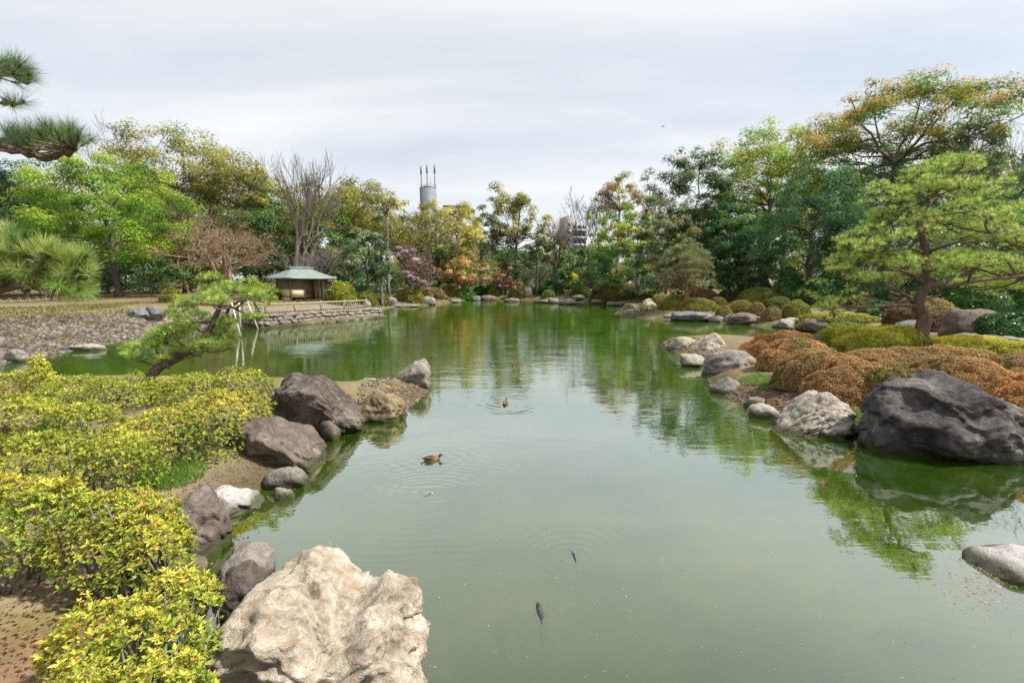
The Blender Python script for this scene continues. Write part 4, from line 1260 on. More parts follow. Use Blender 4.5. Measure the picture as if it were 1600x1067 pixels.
# ------------------------------------------------------------------ pines
def tufts(mb, rng, P, D, nl, nw, K, cols, cone=0.9):
    n = len(P)
    if n == 0:
        return
    D = D / (np.linalg.norm(D, axis=1)[:, None] + 1e-9)
    Pn = np.repeat(P, K, axis=0); Dn = np.repeat(D, K, axis=0)
    d = Dn + unit(rng, n * K) * cone
    d /= np.linalg.norm(d, axis=1)[:, None]
    w = np.cross(d, unit(rng, n * K)); w /= np.linalg.norm(w, axis=1)[:, None] + 1e-9
    ln = nl * rng.uniform(0.65, 1.15, n * K)[:, None]
    b = Pn - Dn * (rng.random((n * K, 1)) * nl * 0.35)
    V = np.stack([b - w * nw / 2, b + w * nw / 2, b + d * ln + w * nw * .12, b + d * ln - w * nw * .12], 1)
    c = np.repeat(palette(rng, cols, n, 0.14), K, axis=0) * (1 + rng.normal(0, 0.10, (n * K, 1)))
    mb.add(V.reshape(-1, 3), np.arange(n * K * 4).reshape(-1, 4), np.repeat(np.clip(c, .004, .9), 4, axis=0))
def pine(label, Y, trunk, trunk_r, pads, limbs, seed, cols, nl, nw, K=14, tpm=95, bark=None, group=None, base_px=None, name='pine_tree', twr=0.012):
    """trunk: list of (px, py, dY); pads: (px, py, w px, h px, dY); limbs: (list of (px, py, dY), radius)"""
    rng = np.random.default_rng(seed * 17 + 5)
    W3 = lambda a, b, dy: np.array(at_y(a, b, Y + dy))
    tp = [W3(*q) for q in trunk]
    x0, y0 = tp[0][0], tp[0][1]
    z0 = gz(x0, y0) - 0.05
    tp[0] = np.array([x0, y0, z0 - 0.1])
    o3 = np.array([x0, y0, z0])
    root = thing(name, label, 'pine tree', (x0, y0, z0), 0, group)
    t = MB()
    # smooth the trunk line
    def smooth(pts, k=4):
        pts = np.array(pts)
        s = np.linspace(0, len(pts) - 1, (len(pts) - 1) * k + 1)
        out_ = []
        for u in s:
            i = min(int(u), len(pts) - 2); f = u - i
            p0, p1, p2, p3 = pts[max(i - 1, 0)], pts[i], pts[i + 1], pts[min(i + 2, len(pts) - 1)]
            out_.append(0.5 * ((2 * p1) + (-p0 + p2) * f + (2 * p0 - 5 * p1 + 4 * p2 - p3) * f * f + (-p0 + 3 * p1 - 3 * p2 + p3) * f ** 3))
        return np.array(out_)
    ts = smooth(tp)
    rr = np.interp(np.linspace(0, 1, len(ts)), np.linspace(0, 1, len(trunk_r)), trunk_r)
    t.tube(ts - o3, rr * (1 + 0.08 * vnoise(ts * 3 + seed)), 12)
    put('trunk', t.mesh('trunk', bark or M_BARKP, True), root)
    m_px = Y / F
    fo = MB()
    tw = MB()
    limb_pts = []
    for (lp, r_) in limbs:
        b_ = MB()
        pts = smooth([W3(*q) for q in lp], 3) - o3
        limb_pts.append(pts[1:])
        b_.tube(pts, np.linspace(r_, r_ * 0.4, len(pts)), 8)
        put('branch', b_.mesh('branch', bark or M_BARKP, True), root)
    for (px, py, w, h, dy) in pads:
        c = W3(px, py, dy) - o3
        rx, rz = w * m_px / 2, h * m_px / 2
        ry = rx * 0.8
        # the pad is made of several small cushions
        nc = max(3, int(min(rx * ry * 2.0 / (0.42 ** 2), 13)))
        a = rng.uniform(0, 6.28, nc); q = np.sqrt(rng.random(nc)) * 0.82
        cc = np.stack([c[0] + np.cos(a) * q * rx, c[1] + np.sin(a) * q * ry, c[2] + rz * (0.35 - 0.9 * q ** 2) + rng.normal(0, rz * .42, nc)], 1)
        cr = np.clip(rx * 0.36, 0.2, 0.5) * rng.uniform(0.65, 1.35, nc)
        per = np.maximum(4, (tpm * cr * cr * 2.2)).astype(int)
        C_ = np.repeat(cc, per, axis=0); Rr = np.repeat(cr, per)
        d = unit(rng, len(C_)); d[:, 2] = np.where(d[:, 2] < -0.15, -d[:, 2], d[:, 2])
        P = C_ + d * Rr[:, None] * (rng.random((len(C_), 1)) ** 0.35) * np.array([1, 1, 0.6])
        D = d * np.array([.8, .8, .5]) + np.array([0, 0, 0.75])
        tufts(fo, rng, P, D, nl, nw, K, cols)
        # twigs under the pad, running back to the trunk
        ti = np.vstack([ts - o3] + limb_pts)
        j = np.argmin(np.linalg.norm((ti - (c + np.array([0, 0, -rx * 0.35]))) * np.array([1, 1, 2.0]), axis=1))
        hub = c + np.array([0, 0, -rz * 0.55])
        mid = ti[j] * 0.45 + hub * 0.55 + np.array([0, 0, -0.04 * rx]) + rng.normal(0, 0.05, 3)
        if np.linalg.norm(ti[j] - hub) > 0.25:
            tw.tube(smooth([ti[j], mid, hub], 3), np.linspace(twr * 3.2, twr * 1.6, 7), 6)
        tw.segs(np.repeat(hub[None], nc, 0) + rng.normal(0, .05, (nc, 3)), cc + np.array([0, 0, -0.08]), np.full(nc, twr * 1.4), np.full(nc, twr * .7), 4)
        jj = rng.integers(0, len(P), min(len(P), nc * 8))
        cj = np.repeat(np.arange(nc), per)[jj]
        tw.segs(cc[cj] + np.array([0, 0, -0.08]), P[jj], np.full(len(jj), twr * .6), np.full(len(jj), twr * .35), 3)
    put('twigs', tw.mesh('twigs', bark or M_BARKP, True), root, kind='stuff')
    put('needles', fo.mesh('needles', M_NEEDLE), root, kind='stuff')
    return root
PY1, PY2, PY3, PY4 = lin(186, 204, 104, 1.1), lin(152, 180, 90, 1.1), lin(114, 150, 76, 1.05), lin(206, 208, 120, 1.1)
pine('tall spreading garden pine with tiered pads and a bent trunk among orange azaleas', 15.0,
     [(1439, 552, 0), (1440, 520, 0), (1444, 497, 0), (1434, 478, 0), (1438, 462, 0), (1450, 440, 0), (1448, 415, 0.1), (1447, 392, 0), (1440, 365, -.1), (1437, 345, 0), (1448, 322, 0), (1462, 305, .1), (1478, 275, 0)],
     [.25, .20, .18, .165, .15, .135, .12, .10, .085, .07, .045],
     [(1478, 270, 108, 40, 0), (1430, 285, 90, 34, .5), (1395, 306, 85, 34, -.3), (1452, 300, 104, 36, -.6), (1518, 305, 110, 40, .4), (1545, 328, 104, 40, -.4), (1580, 345, 90, 44, .6),
      (1395, 342, 96, 34, -.5), (1350, 358, 80, 34, .3), (1482, 340, 100, 36, 1.2), (1505, 360, 96, 34, .9), (1330, 380, 90, 34, -.2), (1385, 378, 90, 32, -1.0), (1430, 368, 100, 32, 1.6),
      (1562, 382, 112, 42, .2), (1610, 375, 90, 44, -.5), (1330, 405, 90, 32, .6), (1380, 410, 92, 30, -.6), (1470, 402, 90, 28, 1.4), (1520, 410, 100, 32, -.9), (1580, 420, 108, 36, .4), (1640, 415, 100, 44, 0),
      (1322, 432, 80, 30, -.4), (1375, 440, 90, 26, .9), (1430, 425, 110, 28, 1.3), (1446, 352, 70, 28, -.9), (1418, 400, 60, 24, -.8), (1492, 418, 64, 26, -.9), (1290, 468, 74, 32, -.5), (1330, 475, 84, 34, -.1), (1305, 488, 60, 24, -.9), (1540, 448, 110, 28, 1.0)],
     [([(1436, 480, 0), (1415, 477, -.2), (1385, 478, -.4), (1340, 480, -.3), (1305, 476, -.5)], .075), ([(1446, 448, 0), (1480, 447, -.3), (1530, 438, -.5), (1590, 432, -.3), (1640, 425, 0)], .085),
      ([(1446, 446, 0), (1425, 428, -.4), (1395, 422, -.6), (1350, 424, -.5)], .06), ([(1444, 395, 0), (1420, 388, -.5), (1385, 392, -.8), (1345, 390, -.4)], .055), ([(1449, 395, 0), (1475, 385, -.5), (1520, 372, -.9), (1560, 366, -.3)], .055),
      ([(1446, 405, 0), (1400, 405, -.5), (1350, 400, -.2), (1325, 392, -.2)], .05), ([(1428, 473, 0), (1418, 463, -.2), (1405, 456, -.3), (1392, 448, -.3)], .07), ([(1440, 340, 0), (1480, 335, -.4), (1530, 328, -.5)], .045), ([(1442, 470, 0), (1458, 464, .3), (1470, 461, .5)], .06)],
     3, [PY1, PY2, PY2, PY3, PY4], 0.125, 0.011, K=11, tpm=105, bark=M_BARKP)
PB1, PB2, PB3 = lin(158, 180, 88, .88), lin(124, 154, 78, .88), lin(98, 132, 70, .88)
pine('small leaning pine with flat pads growing out of the azaleas over the inlet', 10.2,
     [(222, 618, 0), (232, 596, 0), (246, 576, .1), (268, 564, .2), (296, 548, .3), (314, 534, .4), (330, 510, .5), (338, 492, .5), (346, 474, .5), (352, 458, .5)],
     [.13, .12, .11, .095, .085, .075, .065, .055, .04, .02],
     [(318, 460, 90, 40, .4), (365, 452, 100, 38, .6), (298, 466, 60, 32, .1), (345, 446, 80, 28, .3), (398, 460, 60, 28, .5), (330, 466, 90, 30, -.2), (380, 462, 80, 26, .1), (406, 490, 54, 30, .4), (285, 497, 90, 28, .3), (330, 502, 80, 34, .8), (305, 505, 70, 26, .1), (355, 510, 50, 26, .6),
      (250, 545, 106, 44, .1), (222, 555, 66, 32, -.1), (290, 532, 90, 38, .2), (335, 525, 90, 36, .5), (262, 566, 80, 26, -.2), (312, 548, 66, 26, 0), (275, 525, 70, 30, .6), (350, 540, 60, 28, .4), (235, 530, 60, 26, .4)],
     [([(340, 478, .5), (362, 480, .4), (380, 489, .4), (392, 493, .4), (408, 492, .4)], .035), ([(300, 546, .3), (280, 550, .1), (250, 554, 0)], .05), ([(335, 502, .5), (310, 504, .4), (280, 502, .3)], .035)],
     4, [PB1, PB2, PB1, PY1], 0.11, 0.008, K=12, tpm=330, bark=M_BARKP, twr=0.008)
pine('pale pine with reddish trunk on the clipped mounds across the inlet', 39.5,
     [(1074, 474, 0), (1073, 450, 0), (1076, 430, 0), (1073, 410, 0), (1076, 392, 0)], [.2, .17, .14, .10, .05],
     [(1076, 386, 44, 16, 0), (1060, 396, 46, 18, -.5), (1092, 398, 40, 16, .5), (1048, 410, 44, 18, .3), (1076, 408, 50, 16, -1), (1100, 414, 34, 18, -.3), (1040, 426, 40, 18, 0), (1068, 426, 50, 16, -1.2), (1098, 430, 40, 16, .6),
      (1036, 440, 30, 14, -.4), (1060, 441, 46, 14, .8), (1092, 443, 42, 14, -.6), (1075, 416, 50, 16, 1.2), (1052, 402, 40, 16, 1.0)],
     [([(1074, 440, 0), (1055, 436, 0), (1040, 436, 0)], .06), ([(1075, 425, 0), (1092, 420, 0), (1104, 418, 0)], .06), ([(1074, 415, 0), (1058, 410, 0), (1046, 411, 0)], .05)],
     5, [lin(150, 168, 110, .8), lin(126, 150, 96, .8), lin(170, 176, 120, .8)], 0.26, 0.022, K=10, tpm=34, bark=M_BARKR, twr=0.025)
# far pines
pg = 'pines of the far shore'
def far_pine(px, Y, base, top, w, label, seed, cols):
    Y = max(Y, shore_depth(px) + 5)
    n = 9
    r = random.Random(seed)
    pads = []
    for i in range(n):
        f = i / (n - 1)
        y = top + 6 + (base - top) * 0.8 * f
        ww = w * (0.35 + 0.55 * f)
        pads.append((px + r.uniform(-.3, .3) * w * (0.3 + .7 * f), y, ww * r.uniform(.6, .9), 12, r.uniform(-1.5, 1.5)))
    pine(label, Y, [(px, base, 0), (px + 1, (base + top) / 2, 0), (px - 1, top + 8, 0)], [.22, .14, .05], pads, [], seed, cols, 0.35, 0.04, K=9, tpm=18, bark=M_BARKD, group=pg, twr=0.03)
PF = [lin(96, 132, 78, .75), lin(76, 114, 70, .75), lin(120, 148, 92, .75)]
far_pine(790, 72, 456, 383, 66, 'bluish green pine with layered pads behind the red maple', 31, PF)
far_pine(838, 78, 452, 364, 74, 'taller pine with rounded pads beside the airy olive tree', 32, PF)
far_pine(919, 66, 460, 380, 46, 'pale slim pine before the bank of dark evergreens', 33, [lin(130, 158, 104, .75), lin(110, 142, 90, .75)])
far_pine(868, 68, 460, 402, 34, 'small dark blue green conifer behind the sandy shore', 34, [lin(50, 100, 66, .75), lin(40, 84, 60, .75)])

# the two old pines whose boughs reach in at the picture edge
def bough_pine(label, Y, trunk, tr_r, limbs, fans, seed, cols, nl, nw, K):
    rng = np.random.default_rng(seed)
    W3 = lambda a, b, dy: np.array(at_y(a, b, Y + dy))
    tp = [W3(*q) for q in trunk]
    x0, y0 = tp[0][0], tp[0][1]; z0 = gz(x0, y0) - 0.05
    tp[0] = np.array([x0, y0, z0])
    o3 = np.array([x0, y0, z0])
    root = thing('pine_tree', label, 'pine tree', (x0, y0, z0))
    t = MB().tube(np.array(tp) - o3, np.linspace(tr_r, tr_r * .5, len(tp)), 12)
    put('trunk', t.mesh('trunk', M_BARKP, True), root)
    allp = []
    for lp, r_ in limbs:
        pts = np.array([W3(*q) for q in lp]) - o3
        k = np.linspace(0, len(pts) - 1, len(pts) * 5)
        pp = np.stack([np.interp(k, np.arange(len(pts)), pts[:, a]) for a in range(3)], 1) + rng.normal(0, 0.012, (len(k), 3))
        b_ = MB().tube(pp, np.linspace(r_, r_ * .3, len(pp)) * (1 + .12 * rng.normal(size=len(pp))), 8)
        put('branch', b_.mesh('branch', M_BARKP, True), root)
        allp.append(pp)
    tw, fo = MB(), MB()
    for (px, py, rx, ry, n, up, li) in fans:
        lp_ = allp[li]
        a = rng.uniform(0, 6.28, n); q = np.sqrt(rng.random(n))
        P = np.array([W3(px + np.cos(a[i]) * q[i] * rx, py + np.sin(a[i]) * q[i] * ry, rng.normal(0, .22)) for i in range(n)]) - o3
        J = np.array([np.argmin(np.linalg.norm(lp_ - p_, axis=1)) for p_ in P])
        D = P - lp_[J]
        D = D / (np.linalg.norm(D, axis=1)[:, None] + 1e-6) + np.array([0.25, 0, up])
        D /= np.linalg.norm(D, axis=1)[:, None]
        tw.segs(lp_[J], P - D * nl * .2, np.full(n, .007), np.full(n, .004), 4)
        tw.segs(P - D * nl * .2, P + D * nl * .25, np.full(n, .006), np.full(n, .003), 4)
        tufts(fo, rng, P, D, nl, nw, K, cols, cone=0.75)
    put('twigs', tw.mesh('twigs', M_BARKP, True), root, kind='stuff')
    put('needles', fo.mesh('needles', M_NEEDLE), root, kind='stuff')
    return root
bough_pine('old black pine with dark needled boughs reaching in against the sky', 3.3, [(-430, 640, 0), (-420, 400, 0), (-440, 100, 0), (-430, -120, 0)], .2,
           [([(-425, 300, 0), (-200, 200, .1), (0, 228, 0), (45, 243, 0), (85, 247, 0), (125, 232, 0)], .045), ([(-435, 90, 0), (-200, 90, 0), (-40, 118, 0), (18, 114, 0), (40, 128, .1)], .035), ([(-425, 180, 0), (-150, 150, 0), (-20, 168, 0), (26, 162, 0)], .02)],
           [(70, 216, 55, 22, 46, .7, 0), (120, 222, 26, 14, 14, .4, 0), (30, 217, 30, 18, 18, .7, 0), (8, 108, 34, 16, 26, .35, 1), (35, 122, 14, 16, 10, .0, 1), (22, 160, 16, 6, 7, .2, 2), (-60, 112, 60, 24, 24, .4, 1), (-70, 215, 60, 20, 20, .6, 0)],
           11, [lin(104, 138, 62, .8), lin(84, 118, 62, .8), lin(134, 160, 76, .8), lin(92, 112, 84, .8)], 0.125, 0.0021, 52)
bough_pine('old pine with a bright green bushy bough above the azaleas', 4.8, [(-330, 760, 0), (-260, 560, 0), (-160, 430, 0), (-220, 250, 0)], .17,
           [([(-200, 480, 0), (-70, 470, 0), (10, 452, 0), (48, 432, 0), (90, 428, 0), (118, 436, 0)], .05), ([(10, 452, 0), (40, 440, -.2), (70, 460, -.2), (84, 466, -.2)], .025), ([(-160, 430, 0), (-60, 400, .1), (10, 400, .1), (70, 405, 0)], .03)],
           [(40, 402, 70, 26, 66, .6, 2), (105, 420, 38, 30, 46, .35, 0), (110, 448, 30, 14, 16, .1, 0), (-20, 410, 40, 30, 30, .6, 2), (15, 375, 30, 16, 18, .6, 2), (70, 440, 40, 12, 14, .4, 1), (-60, 440, 40, 30, 16, .4, 0)],
           12, [lin(168, 190, 96, .88), lin(140, 168, 82, .88), lin(184, 194, 112, .88), lin(110, 142, 70, .85)], 0.165, 0.0042, 60)

# ------------------------------------------------------------------ the woods round the pond, tree by tree
k_ = 1.3
def mute(cols, a=0.16):
    return [c * (1 - a) + a * float(c @ np.array([.3, .6, .1])) for c in cols]
DG = [lin(46, 78, 40, k_), lin(58, 92, 46, k_), lin(38, 66, 40, k_)]
DGB = [lin(50, 86, 50, k_), lin(62, 98, 56, k_), lin(80, 114, 66, k_)]
MG = [lin(84, 124, 44, k_), lin(104, 140, 50, k_), lin(66, 104, 42, k_)]
LG = [lin(120, 160, 46, k_), lin(98, 142, 44, k_), lin(150, 176, 56, k_)]
YO = [lin(150, 146, 48, k_), lin(168, 156, 52, k_), lin(126, 130, 50, k_)]
OLV = [lin(118, 122, 56, k_), lin(136, 132, 62, k_), lin(98, 106, 52, k_)]
BRT = [lin(150, 124, 62, k_), lin(132, 118, 58, k_), lin(168, 128, 70, k_)]
YEL = [lin(196, 176, 52, k_), lin(176, 168, 54, k_)]
ORG = [lin(196, 150, 66, k_), lin(180, 132, 60, k_), lin(206, 168, 84, k_)]
RED = [lin(176, 104, 76, k_), lin(160, 90, 66, k_), lin(190, 124, 92, k_)]
PNK = [lin(232, 190, 206, .85), lin(214, 160, 186, .85), lin(240, 210, 220, .85)]
BUD = [lin(150, 118, 84, k_), lin(134, 104, 76, k_)]
GGR = [lin(120, 134, 96, k_), lin(104, 122, 84, k_), lin(138, 146, 110, k_)]
DG, DGB = [c * 1.3 for c in DG], [c * 1.25 for c in DGB]
DG, DGB, MG, LG, YO, OLV, BRT, YEL, GGR = [mute(c, .10) for c in (DG, DGB, MG, LG, YO, OLV, BRT, YEL, GGR)]
ORG, RED, PNK, BUD = mute(ORG, .22), mute(RED, .30), mute([c * .8 for c in PNK], .3), mute(BUD, .2)
GW = 'trees of the wood behind the pond'
def T(kind, label, px, Y, top, w, cbot, cols, seed, name='broadleaf_tree', cat='tree', **kw):
    Y = max(Y, shore_depth(px) + 2.5 + max(Y - 52, 0) * 0.7)
    if kind == 'dense':
        cbot += 10
    return tree(kind, name, label, cat, px, Y, top, w, cbot, cols, seed=seed, group=GW, **kw)
# behind the beach
T('dense', 'dark evergreen tree filling the picture edge behind the pine boughs', -8, 46, 232, 160, 455, [c * .7 for c in DG], 1, name='evergreen_tree', bark=M_BARKD)
T('dense', 'bright green round crowned tree with a bare dark trunk on the lawn', 184, 45, 246, 206, 436, [lin(128, 160, 56, 1.1), lin(106, 144, 50, 1.1), lin(146, 170, 62, 1.1), lin(88, 126, 46, 1.1)], 2, tip=[lin(170, 182, 68, 1.1), lin(184, 186, 74, 1.1)], bark=M_BARKD, rpx=5.5, wild=0.14, dens=1.5, nclump=120, base=None)
T('wispy', 'rusty orange leaved tree glimpsed behind the bright round tree', 62, 66, 335, 80, 410, ORG, 3)
T('bare', 'bare grey tree rising behind the olive crowned tree', 218, 72, 186, 110, 330, None, 4, name='bare_tree', bark=M_TWIG, tf=.3, up=.3, spread=.75)
T('airy', 'tall olive topped tree with pale branches showing sky between', 292, 62, 203, 210, 330, YO + OLV, 5, tf=.32, clump=.085, dens=.95, rpx=5, gaps=.08, bark=M_BARK)
T('airy', 'olive green tree just behind the tall olive topped one', 385, 68, 248, 120, 360, YO + OLV, 6, clump=.1)
T('dense', 'dark green understorey tree behind the budding maple', 330, 66, 330, 170, 450, DG + OLV, 7, name='evergreen_tree')
T('wispy', 'brown budding maple with fine spreading twigs on the lawn', 352, 50, 326, 178, 452, BUD, 8, name='maple_tree', bark=M_TWIGB, stems=3, tf=.22, spread=.95, up=.1, dens=.9, lpx=3.2)
T('wispy', 'rounder brown budding tree behind the first budding maple', 300, 58, 290, 120, 420, BUD + OLV, 9, name='maple_tree', bark=M_TWIGB, stems=2, dens=.9, lpx=3.4)
T('bare', 'thin grey bare tree beside the tallest bare tree', 408, 70, 228, 70, 330, None, 10, name='bare_tree', bark=M_TWIG, up=.3, spread=.7)
T('bare', 'tallest bare tree, several dark stems fanning up behind the pavilion', 462, 55, 218, 140, 400, None, 11, name='bare_tree', bark=M_BARK, stems=3, up=.3, spread=.62, tf=.36, rpx=4)
T('bare', 'pale bare shrubby tree right above the pavilion roof', 492, 53, 375, 70, 430, None, 12, name='bare_tree', bark=M_TWIG, stems=3, up=.4)
T('airy', 'tall olive green tree in the gap right of the tallest bare tree', 540, 70, 283, 150, 400, OLV + YO, 13, clump=.1, dens=1.0, lean=.05)
T('wispy', 'grey twiggy tree poking out above the olive trees', 566, 80, 283, 80, 380, OLV, 14, bark=M_TWIG, dens=.5)
T('dense', 'dark wood edge tree behind the tallest bare tree', 440, 68, 300, 150, 450, DG + OLV + MG, 15, name='evergreen_tree')
T('dense', 'mid green tree above the pavilion, behind its ridge', 505, 62, 325, 130, 445, OLV + MG, 16)
T('dense', 'small dark evergreen on two thin trunks beside the pavilion', 575, 52, 358, 64, 440, DG + GGR, 17, name='evergreen_tree', bark=M_BARKD, rpx=3)
T('dense', 'grey green slim tree standing next to the small dark evergreen', 596, 54, 372, 44, 440, GGR + DG, 18, rpx=2.5, bark=M_TWIG)
T('dense', 'dark undergrowth tree closing the gap behind the two thin trunks', 548, 64, 380, 110, 455, DG + MG, 19, name='evergreen_tree')
T('airy', 'spindly tree with a tufted olive top on a pale bare trunk', 607, 64, 295, 60, 350, YO + OLV, 20, tf=.55, clump=.16, bark=M_TWIG, rpx=3, dens=.8)
T('wispy', 'twiggy olive tree with dark trunk left of the tower', 655, 70, 314, 150, 415, OLV + YO, 21, stems=2, dens=1.5, lpx=4, bark=M_BARKD, tf=.3)
T('dense', 'olive round tree below the grey tower', 684, 80, 318, 130, 430, OLV + YO, 22)
T('airy', 'golden olive tree right of the grey tower', 716, 76, 320, 80, 400, YO + YEL, 23, clump=.12)
T('dense', 'grey green tree beside the golden olive one', 752, 78, 322, 76, 420, GGR + OLV, 24)
T('wispy', 'grey bare twigged tree in front of the grey green tree', 748, 70, 360, 80, 430, GGR, 25, bark=M_TWIG, dens=.5)
T('dense', 'deep green tree behind the orange maple', 700, 72, 380, 130, 455, MG + OLV + DG, 26)
T('wispy', 'pink flowering magnolia leaning toward the water', 642, 53, 376, 66, 462, RED + BUD, 27, name='magnolia_tree', stems=3, dens=.7, lean=.12, bark=M_TWIG)
T('dense', 'orange yellow maple with layered crown at the far shore', 724, 53, 398, 76, 446, ORG, 28, name='maple_tree', nclump=44, dens=.9, wild=.4)
T('dense', 'dusty red maple with thin crown at the far shore', 786, 53, 418, 46, 450, RED, 29, name='maple_tree', dens=.9, wild=.4)
T('airy', 'tall airy olive tree standing alone against the sky in the middle', 806, 84, 296, 108, 418, YO + OLV, 30, tf=.42, clump=.10, rpx=3.5, dens=1.1, nclump=70, bark=M_BARKD)
T('wispy', 'brownish fine twigged tree beside the dark blue green conifer', 838, 66, 404, 52, 452, BUD + GGR, 31, stems=2, dens=.8, lpx=3.2)
T('dense', 'round mid green tree in the middle of the far shore behind the pines', 820, 92, 374, 110, 440, MG + DGB, 32)
T('dense', 'brownish green round tree next to the apartment building', 866, 96, 366, 60, 430, BRT + MG, 33)
T('bare', 'grey bare tree in front of the apartment building', 918, 92, 280, 96, 400, None, 34, name='bare_tree', bark=M_TWIG, stems=2, up=.3, spread=.8)
T('bare', 'small grey bare tree before the lower wing of the apartment building', 880, 96, 328, 60, 400, None, 35, name='bare_tree', bark=M_TWIG, stems=2)
T('airy', 'brownish round topped tree beside the grey bare tree', 964, 94, 277, 76, 352, BRT + OLV, 36, tf=.5, clump=.13, dens=1.1)
T('bare', 'thin bare tree behind the brown topped one', 1006, 96, 284, 50, 360, None, 37, name='bare_tree', bark=M_TWIG, up=.3)
T('dense', 'yellow green pointed tree below the brownish round topped one', 962, 80, 316, 90, 420, LG + YO, 38, wild=.35)
T('airy', 'bright yellow leaved tree in front of the dark tall evergreen', 998, 66, 346, 70, 420, YEL + LG, 39, clump=.13, stems=2, dens=1.2)
T('dense', 'broad mid green evergreen hanging over the far corner of the water', 955, 60, 378, 120, 466, MG + DGB + DG, 40, name='evergreen_tree', tip=LG)
T('dense', 'low deep green evergreen beside the pale slim pine', 905, 70, 392, 70, 460, MG + DGB, 41, name='evergreen_tree')
T('dense', 'tall dark evergreen with brown tipped crown', 1076, 58, 232, 136, 420, DGB + DG, 42, name='evergreen_tree', tip=BRT, wild=.45, dens=1.1)
T('dense', 'lower dark evergreen beneath the brown tipped one', 1040, 54, 310, 110, 450, DGB + DG + GGR, 43, name='evergreen_tree', tip=BRT)
T('airy', 'tall light green tree with dark forked limbs against the sky', 1190, 58, 194, 168, 370, LG + YO, 44, tf=.36, clump=.095, dens=1.25, rpx=5, stems=2, bark=M_BARKD, spread=.6)
T('dense', 'mid green tree under the tall light green one', 1138, 54, 318, 110, 440, MG + DGB, 45, wild=.35)
T('dense', 'olive green tree between the light green and the dark evergreen trees', 1190, 56, 350, 80, 440, OLV + MG, 46)
T('dense', 'big dark green evergreen behind the big pine', 1262, 44, 262, 180, 450, DGB + DG, 47, name='evergreen_tree', dens=1.15, wild=.3, bark=M_BARKD)
T('dense', 'dark green evergreen at the shady foot of the wood by the inlet', 1165, 50, 372, 110, 455, DG + DGB, 48, name='evergreen_tree')
T('airy', 'highest tree, orange tipped crown on spreading limbs', 1376, 54, 132, 262, 300, YO + MG + OLV, 49, tf=.30, clump=.075, dens=1.45, rpx=7, tip=[lin(190, 130, 56, k_), lin(176, 140, 56, k_)], bark=M_BARK, gaps=.06)
T('dense', 'olive crowned tree lighter than the dark evergreen in front of it', 1290, 52, 262, 80, 340, YO + MG, 50)
T('airy', 'grey green tree next to the highest tree', 1488, 50, 186, 116, 330, GGR + MG, 51, tf=.3, clump=.09, bark=M_BARKD)
T('dense', 'dark green evergreen behind the top of the big pine', 1380, 48, 268, 150, 440, DG + DGB, 52, name='evergreen_tree')
T('bare', 'dark limbed bare tree at the picture edge above the pine', 1562, 38, 146, 170, 330, None, 53, name='bare_tree', bark=M_BARKD, tf=.32, up=.25, spread=.8, rpx=5)
T('bare', 'second dark bare tree leaning out at the picture edge', 1610, 42, 190, 130, 330, None, 54, name='bare_tree', bark=M_BARKD, up=.25, spread=.8, rpx=4)
T('dense', 'glossy dark green evergreen at the picture edge behind the pine', 1590, 36, 262, 170, 470, DGB + MG, 55, name='evergreen_tree', leafmat=M_GLOSSLEAF)
T('dense', 'pale grey green evergreen behind the lower pine boughs', 1500, 34, 330, 170, 480, GGR + MG + DGB, 56, name='evergreen_tree', leafmat=M_GLOSSLEAF)
T('dense', 'shady evergreen at the wood edge behind the brown clipped dome', 1420, 38, 390, 150, 485, DG + DGB, 57, name='evergreen_tree')
T('dense', 'small pale green sapling beside the trunk of the bright round tree', 236, 46, 412, 48, 455, GGR + MG, 58, rpx=1.6)
T('dense', 'dark shrubby tree behind the trunk of the bright round tree', 165, 56, 290, 190, 465, DG + MG, 59, name='evergreen_tree')
T('dense', 'dark evergreen behind the old pine bough at the picture edge', 40, 52, 385, 130, 468, DG, 60, name='evergreen_tree')
T('dense', 'olive crown filling the gap behind the budding maples', 335, 72, 258, 150, 400, OLV + YO, 71)
T('dense', 'dull olive tree showing between the stems of the tallest bare tree', 445, 74, 280, 130, 400, OLV + YO + MG, 72)
T('dense', 'olive tree behind the spindly pale trunk', 590, 76, 300, 120, 410, OLV + YO, 73)
T('airy', 'low yellow olive tree in front of the taller olive one above the pavilion', 530, 64, 308, 90, 400, YO + LG, 74, clump=.11)
T('dense', 'dusky green tree behind the pale pine on the mounds', 1110, 60, 296, 110, 430, MG + DGB, 75)
T('dense', 'light olive crown behind the forked limbs of the tall light green tree', 1220, 66, 232, 120, 380, LG + YO, 76)
T('dense', 'deep green crown under the orange tipped highest tree', 1340, 58, 218, 150, 380, DG + MG, 77)
T('dense', 'grey green crown below the grey green tree beside the highest one', 1448, 56, 222, 120, 380, GGR + MG + DG, 78)
T('dense', 'dull green crown among the dark bare limbs at the picture edge', 1545, 52, 262, 140, 380, GGR + DG + MG, 79)
T('dense', 'small olive crown just behind the bright round tree', 262, 66, 268, 110, 400, OLV + YO, 80)
# the blossom of the magnolia: sprays on its own crown
rng = np.random.default_rng(77)
mag = [o for o in bpy.data.objects if o.name == 'magnolia_tree'][0]
mb = MB()
cs = []
for (px, py) in [(622, 388), (632, 394), (640, 400), (650, 406), (656, 412), (630, 402), (644, 392), (618, 398), (640, 432), (650, 436), (660, 440), (666, 446), (646, 428), (668, 452), (634, 426), (610, 410), (655, 447)]:
    cs.append(np.array(at_y(px, py, mag.location.y + rng.normal(0, 1.0) - .5)) - np.array(mag.location))
clump_leaves(mb, rng, cs, np.full(len(cs), .62), 130, 0.2, PNK, .5, .3, .6)
put('blossom', mb.mesh('blossom', M_LEAF), mag)

